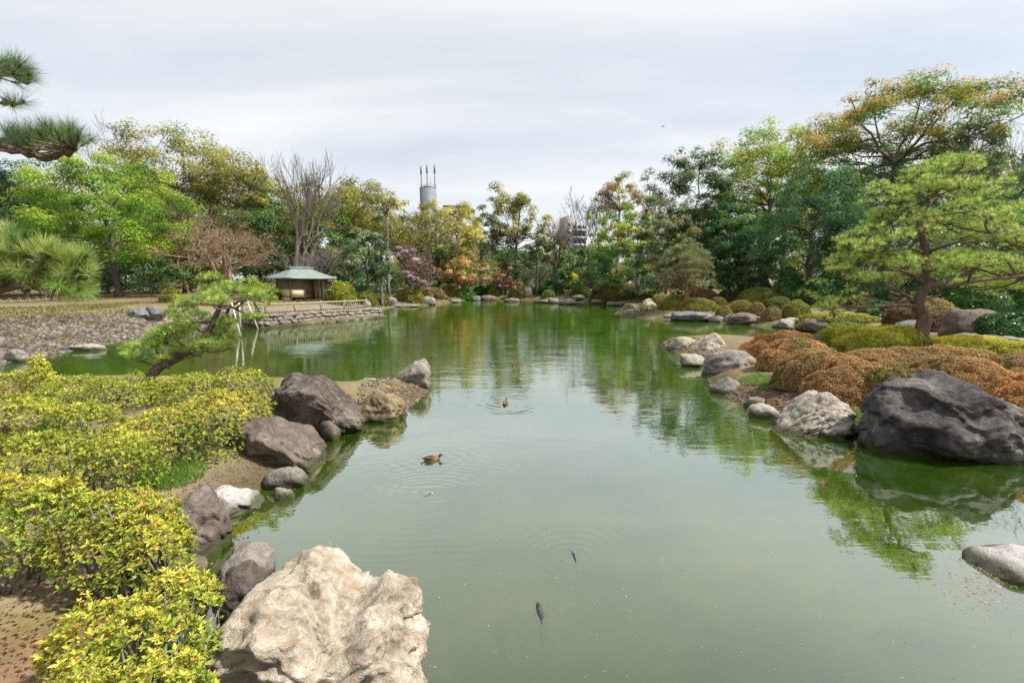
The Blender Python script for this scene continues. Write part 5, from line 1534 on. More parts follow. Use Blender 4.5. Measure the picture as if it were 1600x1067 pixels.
# the wood beyond, which reads as one mass
rng = np.random.default_rng(99)
mb = MB()
cs, rs, cl = [], [], []
for i in range(1350):
    ang = rng.uniform(-1.02, 1.02)
    R_ = rng.uniform(112, 160)
    x, y = sin(ang) * R_, cos(ang) * R_
    pxx = 800 + F * x / y
    topz = np.interp(pxx, [-400, 0, 250, 450, 600, 700, 760, 800, 870, 950, 1060, 1200, 1400, 1700, 2200], [17, 17, 19, 17, 14, 11, 9.5, 8, 7, 9, 14, 20, 22, 20, 18]) * R_ / 105
    cs.append((x, y, gz(x, y) + (rng.uniform(0.02, 0.95) ** 0.8 * topz if i < 1050 else rng.uniform(.3, 6)))); rs.append(rng.uniform(2.2, 3.8))
clump_leaves(mb, rng, np.array(cs), np.array(rs), 125, 0.85, OLV + MG + DG + YO, .8, .4, .5)
put('far_woodland', mb.mesh('far_woodland', M_LEAF), kind='stuff')

# low bushes and ivy at the feet of the trees: one tangled mass
rng = np.random.default_rng(101)
mb = MB()
cs, rs = [], []
while len(cs) < 700:
    px = rng.uniform(-150, 1750)
    sd0 = shore_depth(px)
    dd_ = 17 + 24 * rng.random() ** 1.3
    if px < 440:
        dd_ = max(dd_, 50 - sd0 + 3 + 8 * rng.random())
    if 360 < px < 560:
        dd_ = max(dd_, 56 - sd0 + 8 * rng.random())
    if px > 1330:
        dd_ += 4
    Yq = sd0 + dd_
    x = (px - 800) / F * Yq
    h_ = gz(x, Yq) + rng.uniform(0.1, 2.2) * (1 + (dd_ > 20) * 0.8) * (1.5 if 1080 < px < 1450 else 1)
    cs.append((x, Yq, h_)); rs.append(rng.uniform(.9, 1.9))
clump_leaves(mb, rng, np.array(cs), np.array(rs), 90, 0.34, DG + MG + OLV + DGB, .75, .5, .5)
put('undergrowth', mb.mesh('undergrowth', M_LEAF), kind='stuff')

# ------------------------------------------------------------------ terrace with its retaining wall
M_WOODG = plain_mat('weathered_wood', (0.16, 0.13, 0.10), (0.30, 0.255, 0.20), 9, 0.85, 0.4)
M_WOODD = plain_mat('brown_post_wood', (0.10, 0.075, 0.055), (0.19, 0.145, 0.105), 9, 0.8, 0.3)
M_PLASTER = plain_mat('ochre_plaster', (0.50, 0.41, 0.24), (0.60, 0.50, 0.31), 3, 0.9, 0.15)
M_ROOF = plain_mat('green_grey_copper', (0.14, 0.175, 0.165), (0.22, 0.26, 0.245), 2.5, 0.55, 0.1, 0.4)
M_BENCH = plain_mat('red_brown_bench', (0.12, 0.055, 0.035), (0.22, 0.11, 0.075), 8, 0.7, 0.3)
M_BAMBOO = plain_mat('grey_bamboo', (0.27, 0.235, 0.18), (0.42, 0.375, 0.30), 14, 0.7, 0.3)
M_POLE = plain_mat('pale_pole', (0.42, 0.40, 0.35), (0.62, 0.59, 0.52), 10, 0.7, 0.3)
wrot = atan2(WD[1], WD[0])
wall = thing('stone_wall', 'low rubble stone retaining wall holding the pavilion terrace above the water', 'stone wall', (WC0[0], WC0[1], 0), wrot)
rw = np.random.default_rng(12)
core = MB()
core.box((WLEN / 2, 1.7, 0.05), (WLEN - 0.3, 3.0, 1.45))
put('core', core.mesh('core', ROCK['wall'], False), wall)
st_me = []
for k in range(6):
    p, f = rock_shape(400 + k, 3, planes=9, box=5.5, sharp=0.45, rough=0.07, crag=0.035)
    st_me.append(MB().add(p, f).mesh('stone', ROCK['wall'], True))
def wall_run(ax, length, off):
    """courses of stones along local x (ax=0) or y (ax=1)"""
    for row, (z0, hh) in enumerate(((-0.22, .34), (0.10, .32), (0.40, .26), (0.64, .23))):
        s = -0.12 + rw.uniform(-.15, 0.1)
        while s < length:
            w = rw.uniform(0.32, 0.95) * (1.15 if row == 0 else 1)
            o = put('stone', st_me[rw.integers(0, 6)], wall)
            jut = 0.14 if row == 0 else rw.uniform(-.03, .03) - row * 0.03
            c = s + w / 2
            o.location = (c, 0.2 - jut, z0 + hh / 2 + rw.normal(0, .015)) if ax == 0 else (0.2 - jut, c, z0 + hh / 2)
            o.scale = (w / 2 * 1.02, 0.26, hh / 2 * rw.uniform(1.0, 1.14)) if ax == 0 else (0.26, w / 2 * 1.02, hh / 2 * 1.06)
            o.rotation_euler = (rw.normal(0, .05), rw.normal(0, .06), rw.choice([0, pi]) + rw.normal(0, .05))
            s += w
wall_run(0, WLEN, 0)
wall_run(1, 3.2, 0)
# end return at the far corner
for row, (z0, hh) in enumerate(((-0.2, .36), (0.14, .36), (0.48, .34))):
    for s in (0.55, 1.15, 1.8):
        o = put('stone', st_me[rw.integers(0, 6)], wall)
        o.location = (WLEN - 0.1, s, z0 + hh / 2); o.scale = (.26, .32, hh / 2 * 1.05)
put('coping_soil', MB().box((WLEN / 2, 0.8, 0.80), (WLEN - .1, 1.3, 0.12), col=np.array([.25, .22, .10])).mesh('coping_soil', M_GROUND), wall)

def wpt(s, t, z=TERR_Z):
    return (WC0[0] + WD[0] * s + WN[0] * t, WC0[1] + WD[1] * s + WN[1] * t, z)
# fence on the terrace edge
fp = wpt(0.6, 0.75)
fence = thing('bamboo_fence', 'low grey bamboo fence along the edge of the pavilion terrace', 'fence', fp, wrot)
FL = WLEN - 1.4
for i in range(5):
    s = FL * i / 4
    put('post', MB().tube([(s, 0, -.15), (s, 0, .74)], [.075, .07], 8).mesh('post', M_WOODG, True), fence)
for z, rr in ((.62, .055), (.18, .03)):
    put('rail', MB().tube([(-.15, -.03, z), (FL / 2, -.03, z + .01), (FL + .15, -.03, z)], [rr] * 3, 8).mesh('rail', M_BAMBOO, True), fence)
pk = MB().tube([(0, 0, 0), (0, 0, .5)], [.022, .02], 6).mesh('picket', M_BAMBOO, True)
n = int(FL / .2)
for i in range(1, n):
    if i % (n // 4) == 0:
        continue
    o = put('picket', pk, fence, (FL * i / n, 0.03, 0.02)); o.rotation_euler = (0, rw.normal(0, .03), 0); o.scale = (1, 1, rw.uniform(.95, 1.1))
side = MB().tube([(0, 0, .62), (-.1, 2.6, .6)], [.05, .05], 8).mesh('rail', M_BAMBOO, True)
put('rail', side, fence)
put('post', MB().tube([(-.1, 2.6, -.15), (-.1, 2.6, .7)], [.07, .065], 8).mesh('post', M_WOODG, True), fence)

# ------------------------------------------------------------------ pavilion
PW, PD = 4.0, 2.2
Pc = at_z(455.5, 474.5, TERR_Z)
pav = thing('pavilion', 'small open tea pavilion with ochre walls and a grey green hipped roof', 'pavilion', (Pc[0], Pc[1], TERR_Z), wrot)
E = 2.42
def pbox(name, c, s, mat):
    return put(name, MB().box(c, s).mesh(name, mat), pav)
pbox('floor', (PW / 2, PD / 2, 0.03), (PW + .5, PD + .5, 0.14), ROCK['pale'])
for x, y in ((0, 0), (1.45, 0), (PW, 0), (0, PD), (1.45, PD), (PW, PD)):
    pbox('post', (x, y, 0.1 + E / 2), (.15, .15, E), M_WOODD)
# left side wall and the closed half of the front: panels below, lattice above
pbox('wall_panel', (0, PD / 2, 1.05), (.08, PD - .16, .75), M_PLASTER)
pbox('wall_panel', (0, PD / 2, .36), (.08, PD - .16, .52), M_PLASTER)
pbox('wall_panel', (.725, 0, 1.05), (1.29, .08, .75), M_PLASTER)
pbox('rail', (0, PD / 2, 1.475), (.11, PD - .16, .10), M_WOODD); pbox('rail', (.725, 0, 1.475), (1.29, .11, .10), M_WOODD)
pbox('rail', (0, PD / 2, .645), (.11, PD - .16, .07), M_WOODD); pbox('rail', (.725, 0, .645), (1.29, .11, .07), M_WOODD)
for i in range(7):
    pbox('slat', (.08 + 1.29 * (i + .5) / 7, 0, 2.0), (.045, .045, .95), M_WOODG)
for i in range(9):
    pbox('slat', (0, .08 + (PD - .16) * (i + .5) / 9, 2.0), (.045, .045, .95), M_WOODG)
# back wall with a low opening, end wall with a square window
pbox('wall_panel', (.725, PD, 1.3), (1.29, .08, 2.36), M_PLASTER)
pbox('wall_panel', (2.725, PD, 1.62), (2.39, .08, 1.7), M_PLASTER)
pbox('wall_panel', (1.75, PD, .44), (.44, .08, .64), M_PLASTER)
pbox('wall_panel', (3.35, PD, .44), (1.14, .08, .64), M_PLASTER)
pbox('wall_panel', (PW, .42, 1.3), (.08, .68, 2.36), M_PLASTER)
pbox('wall_panel', (PW, 1.76, 1.3), (.08, .72, 2.36), M_PLASTER)
pbox('wall_panel', (PW, 1.08, .68), (.08, .63, 1.12), M_PLASTER)
pbox('wall_panel', (PW, 1.08, 2.28), (.08, .63, .40), M_PLASTER)
wf = pbox('window_frame', (PW - .05, 1.08, 1.66), (.04, .7, .05), M_WOODD)
for c, s in (((PW - .05, .75, 1.66), (.04, .04, .9)), ((PW - .05, 1.41, 1.66), (.04, .04, .9))):
    pbox('window_frame', c, s, M_WOODD)
for c, s in (((PW / 2, 0, E + .02), (PW + .3, .14, .17)), ((PW / 2, PD, E + .02), (PW + .3, .14, .17)), ((0, PD / 2, E + .022), (.14, PD - .2, .16)), ((PW, PD / 2, E + .022), (.14, PD - .2, .16))):
    pbox('beam', c, s, M_WOODD)
bn = pbox('bench', (PW / 2, PD - .32, .50), (PW - .4, .42, .07), M_BENCH)
pbox('bench', (.33, PD / 2 - .1, .503), (.42, PD - .9, .07), M_BENCH)
for x in (.5, 2.0, 3.6):
    pbox('bench_leg', (x, PD - .3, .28), (.08, .3, .37), M_BENCH)
# hipped roof, slightly hollow slopes, with thickness
ov = 0.86
rid = 1.15
rb_ = MB()
rows = 7
def ring(t):
    # t 0 at the eaves, 1 at the ridge
    x0, x1 = -ov + t * (PW / 2 - rid + ov), PW + ov - t * (PW / 2 - rid + ov)
    y0, y1 = -ov + t * (PD / 2 + ov - .06), PD + ov - t * (PD / 2 + ov - .06)
    z = E + .10 + .98 * (0.72 * t + .28 * t * t)
    lift = .05 * (1 - t)
    pts = []
    for (a, b) in (((x0, y0), (x1, y0)), ((x1, y0), (x1, y1)), ((x1, y1), (x0, y1)), ((x0, y1), (x0, y0))):
        for k in range(6):
            f = k / 6
            pts.append((a[0] + (b[0] - a[0]) * f, a[1] + (b[1] - a[1]) * f, z + lift * (2 * f - 1) ** 4))
    return pts
Vr, Fr = [], []
for i in range(rows):
    Vr += ring(i / (rows - 1))
for i in range(rows - 1):
    for k in range(24):
        k2 = (k + 1) % 24
        Fr.append((i * 24 + k, i * 24 + k2, (i + 1) * 24 + k2, (i + 1) * 24 + k))
nb = len(Vr)
Vr += [(x, y, z - .09) for x, y, z in Vr[:24]]
for k in range(24):
    k2 = (k + 1) % 24
    Fr.append((nb + k, nb + k2, k2, k))
Vr += [(PW / 2 + (x - PW / 2) * .45, PD / 2 + (y - PD / 2) * .40, E + .28) for x, y, z in Vr[:24]]
for k in range(24):
    k2 = (k + 1) % 24
    Fr.append((nb + 24 + k, nb + 24 + k2, nb + k2, nb + k))
roof = put('roof', MB().add(Vr, Fr).mesh('roof', M_ROOF), pav)
cap = MB()
zr = E + .10 + .98
cap.box((PW / 2, PD / 2, zr + .03), (rid * 2 + .1, .34, .12)); cap.box((PW / 2, PD / 2, zr + .13), (rid * 2 + .34, .22, .09))
put('ridge_cap', cap.mesh('ridge_cap', M_ROOF), roof)
for sx in (-1, 1):
    put('ridge_end', MB().box((PW / 2 + sx * (rid + .12), PD / 2, zr + .06), (.12, .42, .2)).mesh('ridge_end', M_ROOF), roof)
# stepping stones and notice stone near the fence end
o = rock(566, 580, 470, 480, 'grey', 'flat grey slab lying past the end of the terrace fence', 230, zb=TERR_Z, depth=.8, res=3)

# props standing in the water at the pebble shore
for i, (a, b, lb) in enumerate([((361, 470, 27.0), (375, 522, None), 'pale pole standing in the water, first of the pair beside the leaning pine'),
                                ((373, 470, 26.4), (376.5, 521, None), 'second pale pole standing in the water, crossing the first'),
                                ((386, 470, 29.5), (403, 514, None), 'pale pole slanting into the water by the corner of the terrace wall')]):
    q = np.array(at_z(b[0], b[1], -0.02)); p0 = np.array(at_y(a[0], a[1], a[2]))
    d = q - p0
    o = put('support_pole', MB().tube([np.zeros(3), -d * .5, -d * 1.0], [.055, .05, .042], 8).mesh('support_pole', M_POLE, True), None, tuple(q))
    o.location = tuple(q + d * .06)
    tag(o, lb, 'pole', 'poles propping the shore pine')
pine('low shore pine bending over the water on pale props beside the terrace wall', 29.0, [(352, 500, 0), (356, 484, 0), (368, 474, -.3), (384, 468, -.5), (396, 470, -.6)], [.12, .10, .08, .06, .04],
     [(372, 464, 34, 12, -.4), (394, 466, 30, 12, -.6), (404, 480, 26, 12, -.6), (356, 474, 28, 12, .2), (410, 494, 24, 14, -.4)], [], 8, [PB1, PB2, PB3], 0.16, 0.014, K=11, tpm=60, bark=M_BARKD, twr=.015)

# hoop fence on the lawn
hp = hit(46, 480)
hf = thing('hoop_fence', 'low pale hoop fence edging the path above the beach', 'fence', hp, 0)
hoops = [(12, 482), (27, 480.5), (41, 479), (54, 477.5), (66, 475.5), (79, 473.5), (92, 472), (-4, 484)]
for i, (a, b) in enumerate(hoops):
    q = np.array(at_y(a, b, hp[1] + (482 - b) * .35)); q[2] = gz(q[0], q[1])
    t = np.linspace(0, 1, 7)
    arc = np.stack([q[0] + .32 * t, q[1] + .1 * t, q[2] - .05 + .55 * np.sin(pi * (0.12 + .76 * t) ) ** .7], 1)
    put('hoop', MB().tube(arc - np.array(hp), [.015] * 7, 6).mesh('hoop', M_BAMBOO, True), hf)
pts = [np.array([*at_y(a, b, hp[1] + (482 - b) * .35)[:2], 0]) for a, b in sorted(hoops)]
pts = np.array([[p_[0], p_[1], gz(p_[0], p_[1]) + .28] for p_ in pts])
put('rail', MB().tube(pts - np.array(hp), [.02] * len(pts), 6).mesh('rail', M_BAMBOO, True), hf)

# ------------------------------------------------------------------ buildings beyond the wood
M_CONC = plain_mat('blue_grey_concrete', (0.16, 0.18, 0.205), (0.205, 0.225, 0.25), .25, 0.8, 0.05)
M_CONC2 = plain_mat('grey_concrete', (0.36, 0.37, 0.38), (0.43, 0.44, 0.45), .3, 0.8, 0.05)
M_BRICKY = plain_mat('pinkish_grey_tiles', (0.25, 0.235, 0.235), (0.31, 0.29, 0.29), .4, 0.8, 0.05)
M_GLASSD = plain_mat('dark_window', (0.03, 0.035, 0.045), (0.05, 0.055, 0.065), 1, 0.2, 0.0, 0.5)
M_STEEL = plain_mat('antenna_steel', (0.13, 0.12, 0.12), (0.2, 0.19, 0.19), 2, 0.6, 0.0)
Yt = 230.0
c = at_y(669.5, 330, Yt); zt = at_y(669.5, 294, Yt)[2]
tw_ = thing('tower', 'grey concrete tower top carrying three tall antennas above the trees', 'tower', (c[0], Yt, 0), radians(38))
mp_ = Yt / F
put('shaft', MB().box((0, 0, zt / 2), (5.6, 6.6, zt)).mesh('shaft', M_CONC), tw_)
put('parapet', MB().box((0, 0, zt + .2), (5.9, 6.9, .4)).mesh('parapet', M_CONC2), tw_)
put('window', MB().box((.9, -3.31, zt - 7.2), (.9, .06, 2.6)).mesh('window', M_GLASSD), tw_)
for i, (x, y, h_) in enumerate(((-2.4, 2.2, 10.4), (-.2, .3, 11.0), (2.4, -2.6, 10.8))):
    m_ = MB().tube([(x, y, zt), (x, y, zt + h_)], [.22, .18], 8)
    ant = put('antenna', m_.mesh('antenna', M_STEEL), tw_)
    put('antenna_panel', MB().tube([(x, y, zt + h_ - 4.0), (x, y, zt + h_ - .3)], [.42, .42], 8).mesh('antenna_panel', M_STEEL), ant)
for (a, b) in (((-2.8, -3.3), (2.8, -3.3)), ((2.8, -3.3), (2.8, 3.3)), ((-2.8, -3.3), (-2.8, 3.3))):
    for z in (.7, 1.4):
        put('railing', MB().tube([(*a, zt + z), (*b, zt + z)], [.07, .07], 5).mesh('railing', M_STEEL), tw_)
put('thin_mast', MB().tube([(1.5, 0, zt), (1.5, 0, zt + 5.5)], [.08, .05], 6).mesh('thin_mast', M_STEEL), tw_)
c = at_y(707, 330, 210); zt = at_y(707, 324, 210)[2]
lowb = thing('flat_building', 'pale flat roofed building edge showing just right of the tower', 'building', (c[0], 212, 0), 0)
put('wall', MB().box((0, 0, zt / 2), (7.5, 8, zt)).mesh('wall', M_CONC2), lowb)
put('roof_edge', MB().box((0, 0, zt + .25), (8.1, 8.6, .5)).mesh('roof_edge', M_CONC), lowb)
Yb = 190.0
c = at_y(891, 380, Yb)
ap = thing('apartment_building', 'pinkish grey stepped apartment building half hidden by bare trees', 'building', (c[0], Yb, 0), radians(12))
z1 = at_y(880, 340, Yb)[2]; z2 = at_y(880, 352, Yb)[2]
put('wall', MB().box((-1.9, 0, z1 / 2), (2.6, 8, z1)).mesh('wall', M_BRICKY), ap)
put('wall', MB().box((2.4, 0.5, z2 / 2), (6.0, 9, z2)).mesh('wall', M_BRICKY), ap)
fl = 0
while fl < 7:
    z = z2 - 1.2 - fl * 2.9
    put('balcony', MB().box((2.5, -4.3, z - 1.2), (5.6, .8, .9)).mesh('balcony', M_CONC2), ap)
    for x in (.6, 2.5, 4.4):
        put('window', MB().box((x, -4.03, z), (1.4, .06, 1.3)).mesh('window', M_GLASSD), ap)
    put('window', MB().box((-1.9, -4.03, z + 1), (1.0, .06, 1.2)).mesh('window', M_GLASSD), ap)
    fl += 1

# ------------------------------------------------------------------ ducks, fish, a bird
def duck(loc, rz, s, label, head_up=0.0):
    rng = np.random.default_rng(int(abs(loc[0]) * 100))
    root = thing('duck', label, 'duck', loc, rz, 'ducks on the pond')
    br, dk, pale, hd = lin(120, 92, 62, .8), lin(70, 52, 38, .8), lin(170, 146, 112, .8), lin(140, 112, 78, .8)
    # one continuous body: tail, back, breast, neck, head
    pts = np.array([(-.50, 0, .12), (-.42, 0, .10), (-.28, 0, .07), (-.08, 0, .05), (.12, 0, .06), (.24, 0, .10), (.285, 0, .15), (.295, 0, .20), (.325, 0, .245), (.385, 0, .25), (.43, 0, .235)])
    rad = np.array([.015, .06, .125, .165, .15, .105, .062, .055, .075, .062, .022])
    if head_up:
        pts[6:, 2] += head_up
    ell = [(1.15, .75)] * 5 + [(1, .9)] + [(1, 1)] * 5
    b = MB()
    b.tube(pts * s, rad * s, 10, None, True, ell)
    V = b.v[0]
    z = V[:, 2] / s
    x = V[:, 0] / s
    t = np.clip((z - .05) / .12, 0, 1)[:, None]
    col = pale * (1 - t) + br * t
    col = np.where(((x > .27) & (z > .15))[:, None], hd, col)
    col = np.where(((x > .3) & (z > .265))[:, None], dk, col)
    col = col * (0.75 + .5 * (vnoise(V / s * 26) > 0.05))[:, None]
    b.c[0] = col
    put('body', b.mesh('body', M_ATTR, True), root)
    hz = .225 + head_up
    put('bill', MB().tube(np.array([(.43, 0, hz + .01), (.48, 0, hz - .005), (.53, 0, hz - .008)]) * s, np.array([.028, .026, .02]) * s, 8, lin(120, 110, 70, .6), True, [(1, .8), (1.1, .5), (1.2, .35)]).mesh('bill', M_ATTR, True), root)
    for sy in (-1, 1):
        w = MB().tube(np.array([(.10, sy * .135, .10), (-.08, sy * .16, .12), (-.28, sy * .12, .135), (-.43, sy * .05, .15)]) * s, np.array([.05, .085, .06, .015]) * s, 8, None, True, [(.35, 1)] * 4)
        V = w.v[0]
        w.c[0] = np.where((np.sin(V[:, 0] / s * 60 + V[:, 2] / s * 40) > 0.1)[:, None], dk, br * 1.1)
        put('wing', w.mesh('wing', M_ATTR, True), root)
    put('tail', MB().tube(np.array([(-.44, 0, .13), (-.53, 0, .16), (-.60, 0, .185)]) * s, np.array([.05, .04, .012]) * s, 6, dk, True, [(1.3, .3)] * 3).mesh('tail', M_ATTR, True), root)
    for sy in (-1, 1):
        e = MB().tube(np.array([(.385, sy * .052, hz + .035), (.385, sy * .066, hz + .035)]) * s, np.array([.012, .008]) * s, 6, (0.01, .01, .01))
        put('eye', e.mesh('eye', M_ATTR, True), root)
    return root
duck(at_z(677, 719, -.01), radians(10), 0.36, 'brown mottled duck swimming nearest, seen side on')
duck(at_z(790, 631, -.01), radians(80), 0.36, 'brown duck swimming straight away, second from the camera', .06)
duck(at_z(805, 571, -.01), radians(200), 0.36, 'small dark headed duck between the two trailing wakes')
duck(at_z(715, 524, -.01), radians(175), 0.50, 'distant duck with raised head leaving a bright streak', .12)

def fish(loc, rz, s, label, c1, c2, pitch=0.0, name='carp'):
    root = thing(name, label, 'fish', loc, rz, 'fish under the surface')
    root.rotation_euler = (0, pitch, rz)
    pts = np.array([(-.5, .06, 0), (-.35, .03, 0), (-.15, 0, 0), (.1, -.01, 0), (.3, 0, 0), (.42, .01, 0), (.5, .015, 0)])
    b = MB().tube(pts * s, np.array([.02, .045, .085, .105, .095, .07, .03]) * s, 10, None, True, [(.8, 1.1)] * 7)
    V = b.v[0]
    b.c[0] = np.where((vnoise(V / s * 9 + 4) > 0.0)[:, None], c1, c2)
    put('body', b.mesh('body', M_ATTR, True), root)
    def fin(name_, P):
        P = np.array(P) * s
        th = np.array([0, 0, .006 * s])
        n_ = len(P)
        fs = [tuple(range(n_)), tuple(range(2 * n_ - 1, n_ - 1, -1))] + [(i, i + n_, (i + 1) % n_ + n_, (i + 1) % n_) for i in range(n_)]
        put(name_, MB().add(np.vstack([P + th, P - th]), fs, c1 * .8).mesh(name_, M_ATTR), root)
    fin('tail_fin', [(-.47, .06, 0), (-.62, .20, 0), (-.70, .17, 0), (-.60, .08, 0), (-.70, -.01, 0), (-.62, -.05, 0)])
    fin('pectoral_fin', [(.28, .08, -.01), (.2, .24, -.01), (.12, .22, -.01), (.18, .08, -.01)])
    fin('pectoral_fin', [(.28, -.08, -.01), (.2, -.24, -.01), (.12, -.22, -.01), (.18, -.08, -.01)])
    put('dorsal_fin', MB().tube(np.array([(.1, -.01, .08), (0, 0, .13), (-.2, .01, .11), (-.28, .02, .06)]) * s, np.array([.01, .02, .02, .008]) * s, 6, c1 * .8, True, [(.4, 1.4)] * 4).mesh('dorsal_fin', M_ATTR, True), root)
    return root
fish((*at_z(897, 868, 0)[:2], -.040), radians(98), .46, 'blue grey carp just under the surface, fins spread', lin(118, 124, 128, .9), lin(86, 92, 98, .9))
fish((*at_z(846, 968, 0)[:2], -.045), radians(94), .44, 'dark carp lifting its mouth out of the water nearest the camera', lin(84, 84, 86, .8), lin(58, 58, 62, .8), -.22)
fish((*at_z(669, 773, 0)[:2], -.02), radians(50), .26, 'pale striped carp breaking the surface inside ripple rings', lin(170, 165, 160, .8), lin(60, 58, 58, .8), -.12)
b = at_y(1036, 198, 120)
bird = thing('bird', 'tiny bird flying high in the open sky', 'bird', b, radians(20))
put('body', MB().tube(np.array([(-.35, 0, 0), (-.1, 0, .02), (.15, 0, .02), (.32, 0, 0)]), [.03, .09, .09, .02], 8, lin(70, 70, 74, .7)).mesh('body', M_ATTR, True), bird)
for s in (-1, 1):
    put('wing', MB().tube(np.array([(.1, s * .05, .03), (.05, s * .35, .16), (-.1, s * .75, .08)]), [.12, .10, .02], 8, lin(80, 80, 84, .7), True, [(1, .2)] * 3).mesh('wing', M_ATTR, True), bird)

# ------------------------------------------------------------------ fallen leaves, petals, grass
def cards(pts, size, cols, seed, up=1.0, spread=.35):
    r = np.random.default_rng(seed)
    mb_ = MB()
    P = np.array(pts)
    leaf_quads(mb_, P, np.array([[0, 0, 1.0]]) * up + unit(r, len(P)) * spread, size * r.uniform(.6, 1.4, len(P)), palette(r, cols, len(P), .2), .5, r, None, True)
    return mb_
LIT = [lin(150, 96, 58, .8), lin(120, 78, 52, .8), lin(176, 128, 84, .8), lin(196, 160, 110, .8), lin(96, 66, 48, .8)]
pts = []
for reg, n, sd in (((-60, 880, 330, 1060), 1100, 20), ((190, 640, 330, 860), 1300, 21), ((330, 700, 480, 800), 300, 26)):
    pts += [(q[0], q[1], q[2] + .012) for q in scatter(reg, n, sd, .03, 5)]
put('leaf_litter', cards(pts, .032, LIT, 30).mesh('leaf_litter', M_LEAF), kind='stuff')
pts = []
for reg, n, sd in (((600, 596, 680, 625), 260, 22), ((1100, 580, 1280, 680), 700, 23), ((1400, 500, 1560, 535), 400, 24)):
    pts += [(q[0], q[1], max(q[2], 0) + .015) for q in scatter(reg, n, sd, -.12, 2.2)]
put('shore_leaf_litter', cards(pts, .06, LIT + [lin(190, 120, 110, .8)], 31).mesh('shore_leaf_litter', M_LEAF), kind='stuff')
r = np.random.default_rng(40)
pts = []
for i in range(420):
    a = r.uniform(0, 6.28); q = r.normal(0, 1)
    px, py = 1545 + r.normal(0, 38), 905 + r.normal(0, 22)
    pts.append((*at_z(px, py, 0)[:2], .004))
put('fallen_petals', cards(pts, .022, [lin(226, 190, 196, .85), lin(206, 170, 172, .85), lin(190, 150, 140, .8)], 32, spread=.08).mesh('fallen_petals', M_LEAF), kind='stuff')
pts = []
while len(pts) < 280:
    px, py = r.uniform(420, 1600), 560 + 500 * r.random() ** .7
    q = at_z(px, py, 0)
    if float(shore_sd([q[0]], [q[1]])[0]) < -.1:
        pts.append((q[0], q[1], .004))
put('floating_debris', cards(pts, .014, [lin(236, 236, 226, .85), lin(220, 214, 190, .8), lin(190, 150, 90, .8)], 33, spread=.08).mesh('floating_debris', M_LEAF), kind='stuff')
pts = []
r = np.random.default_rng(47)
while len(pts) < 260:
    px, py = r.uniform(330, 720), r.uniform(590, 900)
    q = at_z(px, py, 0)
    if -.55 < float(shore_sd([q[0]], [q[1]])[0]) < -.04:
        pts.append((q[0], q[1], .005))
put('floating_leaves', cards(pts, .03, LIT, 34, spread=.1).mesh('floating_leaves', M_LEAF), kind='stuff')
def blades(pts, h, w, cols, seed, lean=.35):
    r_ = np.random.default_rng(seed)
    P = np.array(pts); n = len(P)
    d = np.array([[0, 0, 1.0]]) + r_.normal(0, lean, (n, 3)); d /= np.linalg.norm(d, axis=1)[:, None]
    wv = np.cross(d, unit(r_, n)); wv /= np.linalg.norm(wv, axis=1)[:, None]
    hh = (h * r_.uniform(.5, 1.3, n))[:, None]
    V = np.stack([P - wv * w / 2, P + wv * w / 2, P + d * hh + wv * w * .1, P + d * hh - wv * w * .1], 1)
    return MB().add(V.reshape(-1, 3), np.arange(n * 4).reshape(-1, 4), np.repeat(palette(r_, cols, n, .18), 4, axis=0))
DRY = [lin(150, 134, 84, .7), lin(132, 124, 72, .7), lin(108, 118, 60, .7), lin(160, 142, 100, .7), lin(120, 96, 66, .7)]
pts = []
r = np.random.default_rng(41)
while len(pts) < 22000:
    x = r.uniform(-48, -13, 6000); y = r.uniform(16, 60, 6000)
    s = shore_sd(x, y)
    t = (x - WC0[0]) * WN[0] + (y - WC0[1]) * WN[1]; u = (x - WC0[0]) * WD[0] + (y - WC0[1]) * WD[1]
    ok = (s > 4.6 + 3.0 * vnoise(np.stack([x, y, x * 0], 1) * .5)) & (s < 20) & ~((t > -.5) & (t < 14) & (u > -3) & (u < WLEN + 2)) & ~((s > 13.6) & (s < 18.2))
    x, y = x[ok], y[ok]
    h_ = ground_h(x, y)
    pts += list(zip(x, y, h_ - .01))
put('dry_grass', blades(pts, .16, .035, DRY, 42).mesh('dry_grass', M_LEAF), kind='stuff')
pts = []
for i in range(3600):
    s_, t_ = r.uniform(0, WLEN), r.uniform(.12, 1.4)
    pts.append(wpt(s_, t_, .85))
put('terrace_grass', blades(pts, .09, .02, [lin(190, 184, 100, .75), lin(160, 164, 80, .75), lin(196, 176, 120, .75)], 43).mesh('terrace_grass', M_LEAF), kind='stuff')
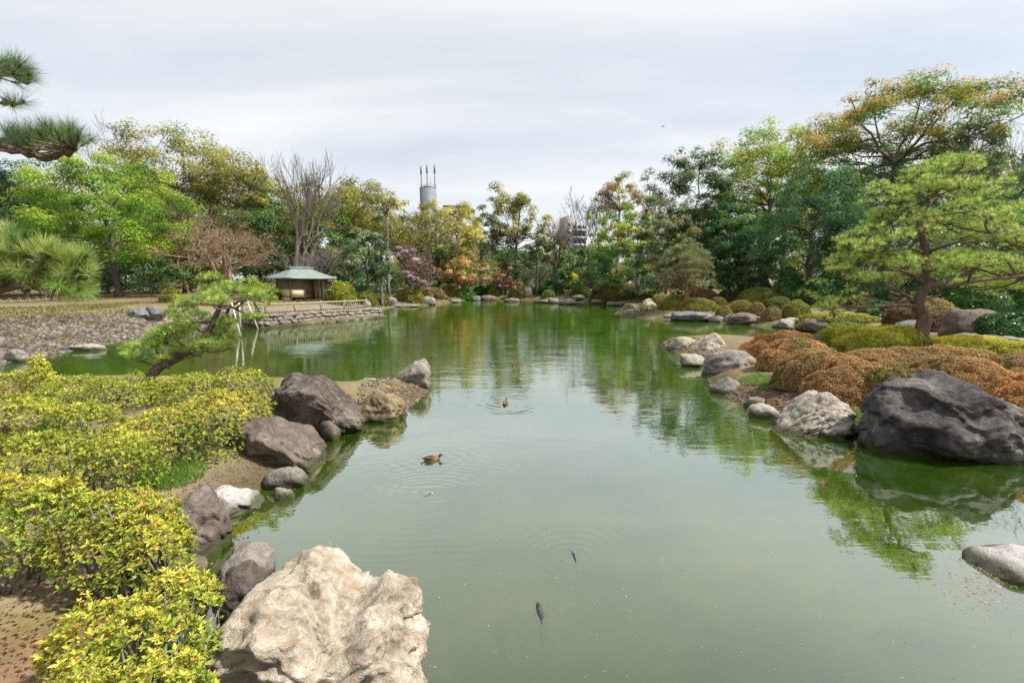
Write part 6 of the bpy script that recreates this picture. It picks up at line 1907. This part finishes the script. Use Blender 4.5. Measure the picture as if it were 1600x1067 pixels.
gpts = []
for (px, py, rr, n) in ((1185, 596, .45, 900), (1205, 606, .3, 500), (1225, 640, .18, 160), (375, 745, .14, 500), (255, 748, .28, 1300), (320, 880, .16, 500), (265, 745, .4, 1200), (230, 985, .3, 1500), (395, 742, .12, 400), (1345, 640, .2, 300), (225, 930, .25, 500), (655, 622, .1, 60)):
    c = at_z(px, py, .35)
    for i in range(n):
        a, q = r.uniform(0, 6.28), sqrt(r.random()) * rr
        x, y = c[0] + cos(a) * q, c[1] + sin(a) * q * 1.2
        gpts.append((x, y, gz(x, y) if n < 0 else 0))
P = np.array(gpts); P[:, 2] = ground_h(P[:, 0], P[:, 1])
P = P[P[:, 2] > .02]
wp_ = np.array(scatter((0, 495, 330, 560), 260, 61, .3, 6.5))
wq = np.repeat(wp_, 9, axis=0) + np.random.default_rng(62).normal(0, .12, (len(wp_) * 9, 3)) * np.array([1, 1, 0])
put('beach_weeds', blades(wq, .2, .03, [lin(150, 150, 70, .75), lin(120, 130, 60, .75), lin(168, 150, 90, .75)], 63, .5).mesh('beach_weeds', M_LEAF), kind='stuff')
put('grass_tufts', blades(P, .11, .010, [lin(120, 164, 60, .8), lin(150, 180, 80, .8), lin(96, 140, 52, .8)], 44, .45).mesh('grass_tufts', M_LEAF), kind='stuff')
r2 = np.random.default_rng(45)
pts = []
while len(pts) < 9000:
    x = r2.uniform(-30, 45, 6000); y = r2.uniform(36, 95, 6000)
    s = shore_sd(x, y)
    ok = (s > .6) & (s < 9)
    t = (x - WC0[0]) * WN[0] + (y - WC0[1]) * WN[1]; u = (x - WC0[0]) * WD[0] + (y - WC0[1]) * WD[1]
    ok &= ~((t > -.5) & (t < 11) & (u > -3) & (u < WLEN + 2))
    x, y = x[ok], y[ok]
    pts += list(zip(x, y, ground_h(x, y)))
put('far_ground_cover', blades(pts, .3, .09, [lin(110, 120, 54, .72), lin(140, 136, 70, .72), lin(84, 104, 46, .72)], 46).mesh('far_ground_cover', M_LEAF), kind='stuff')
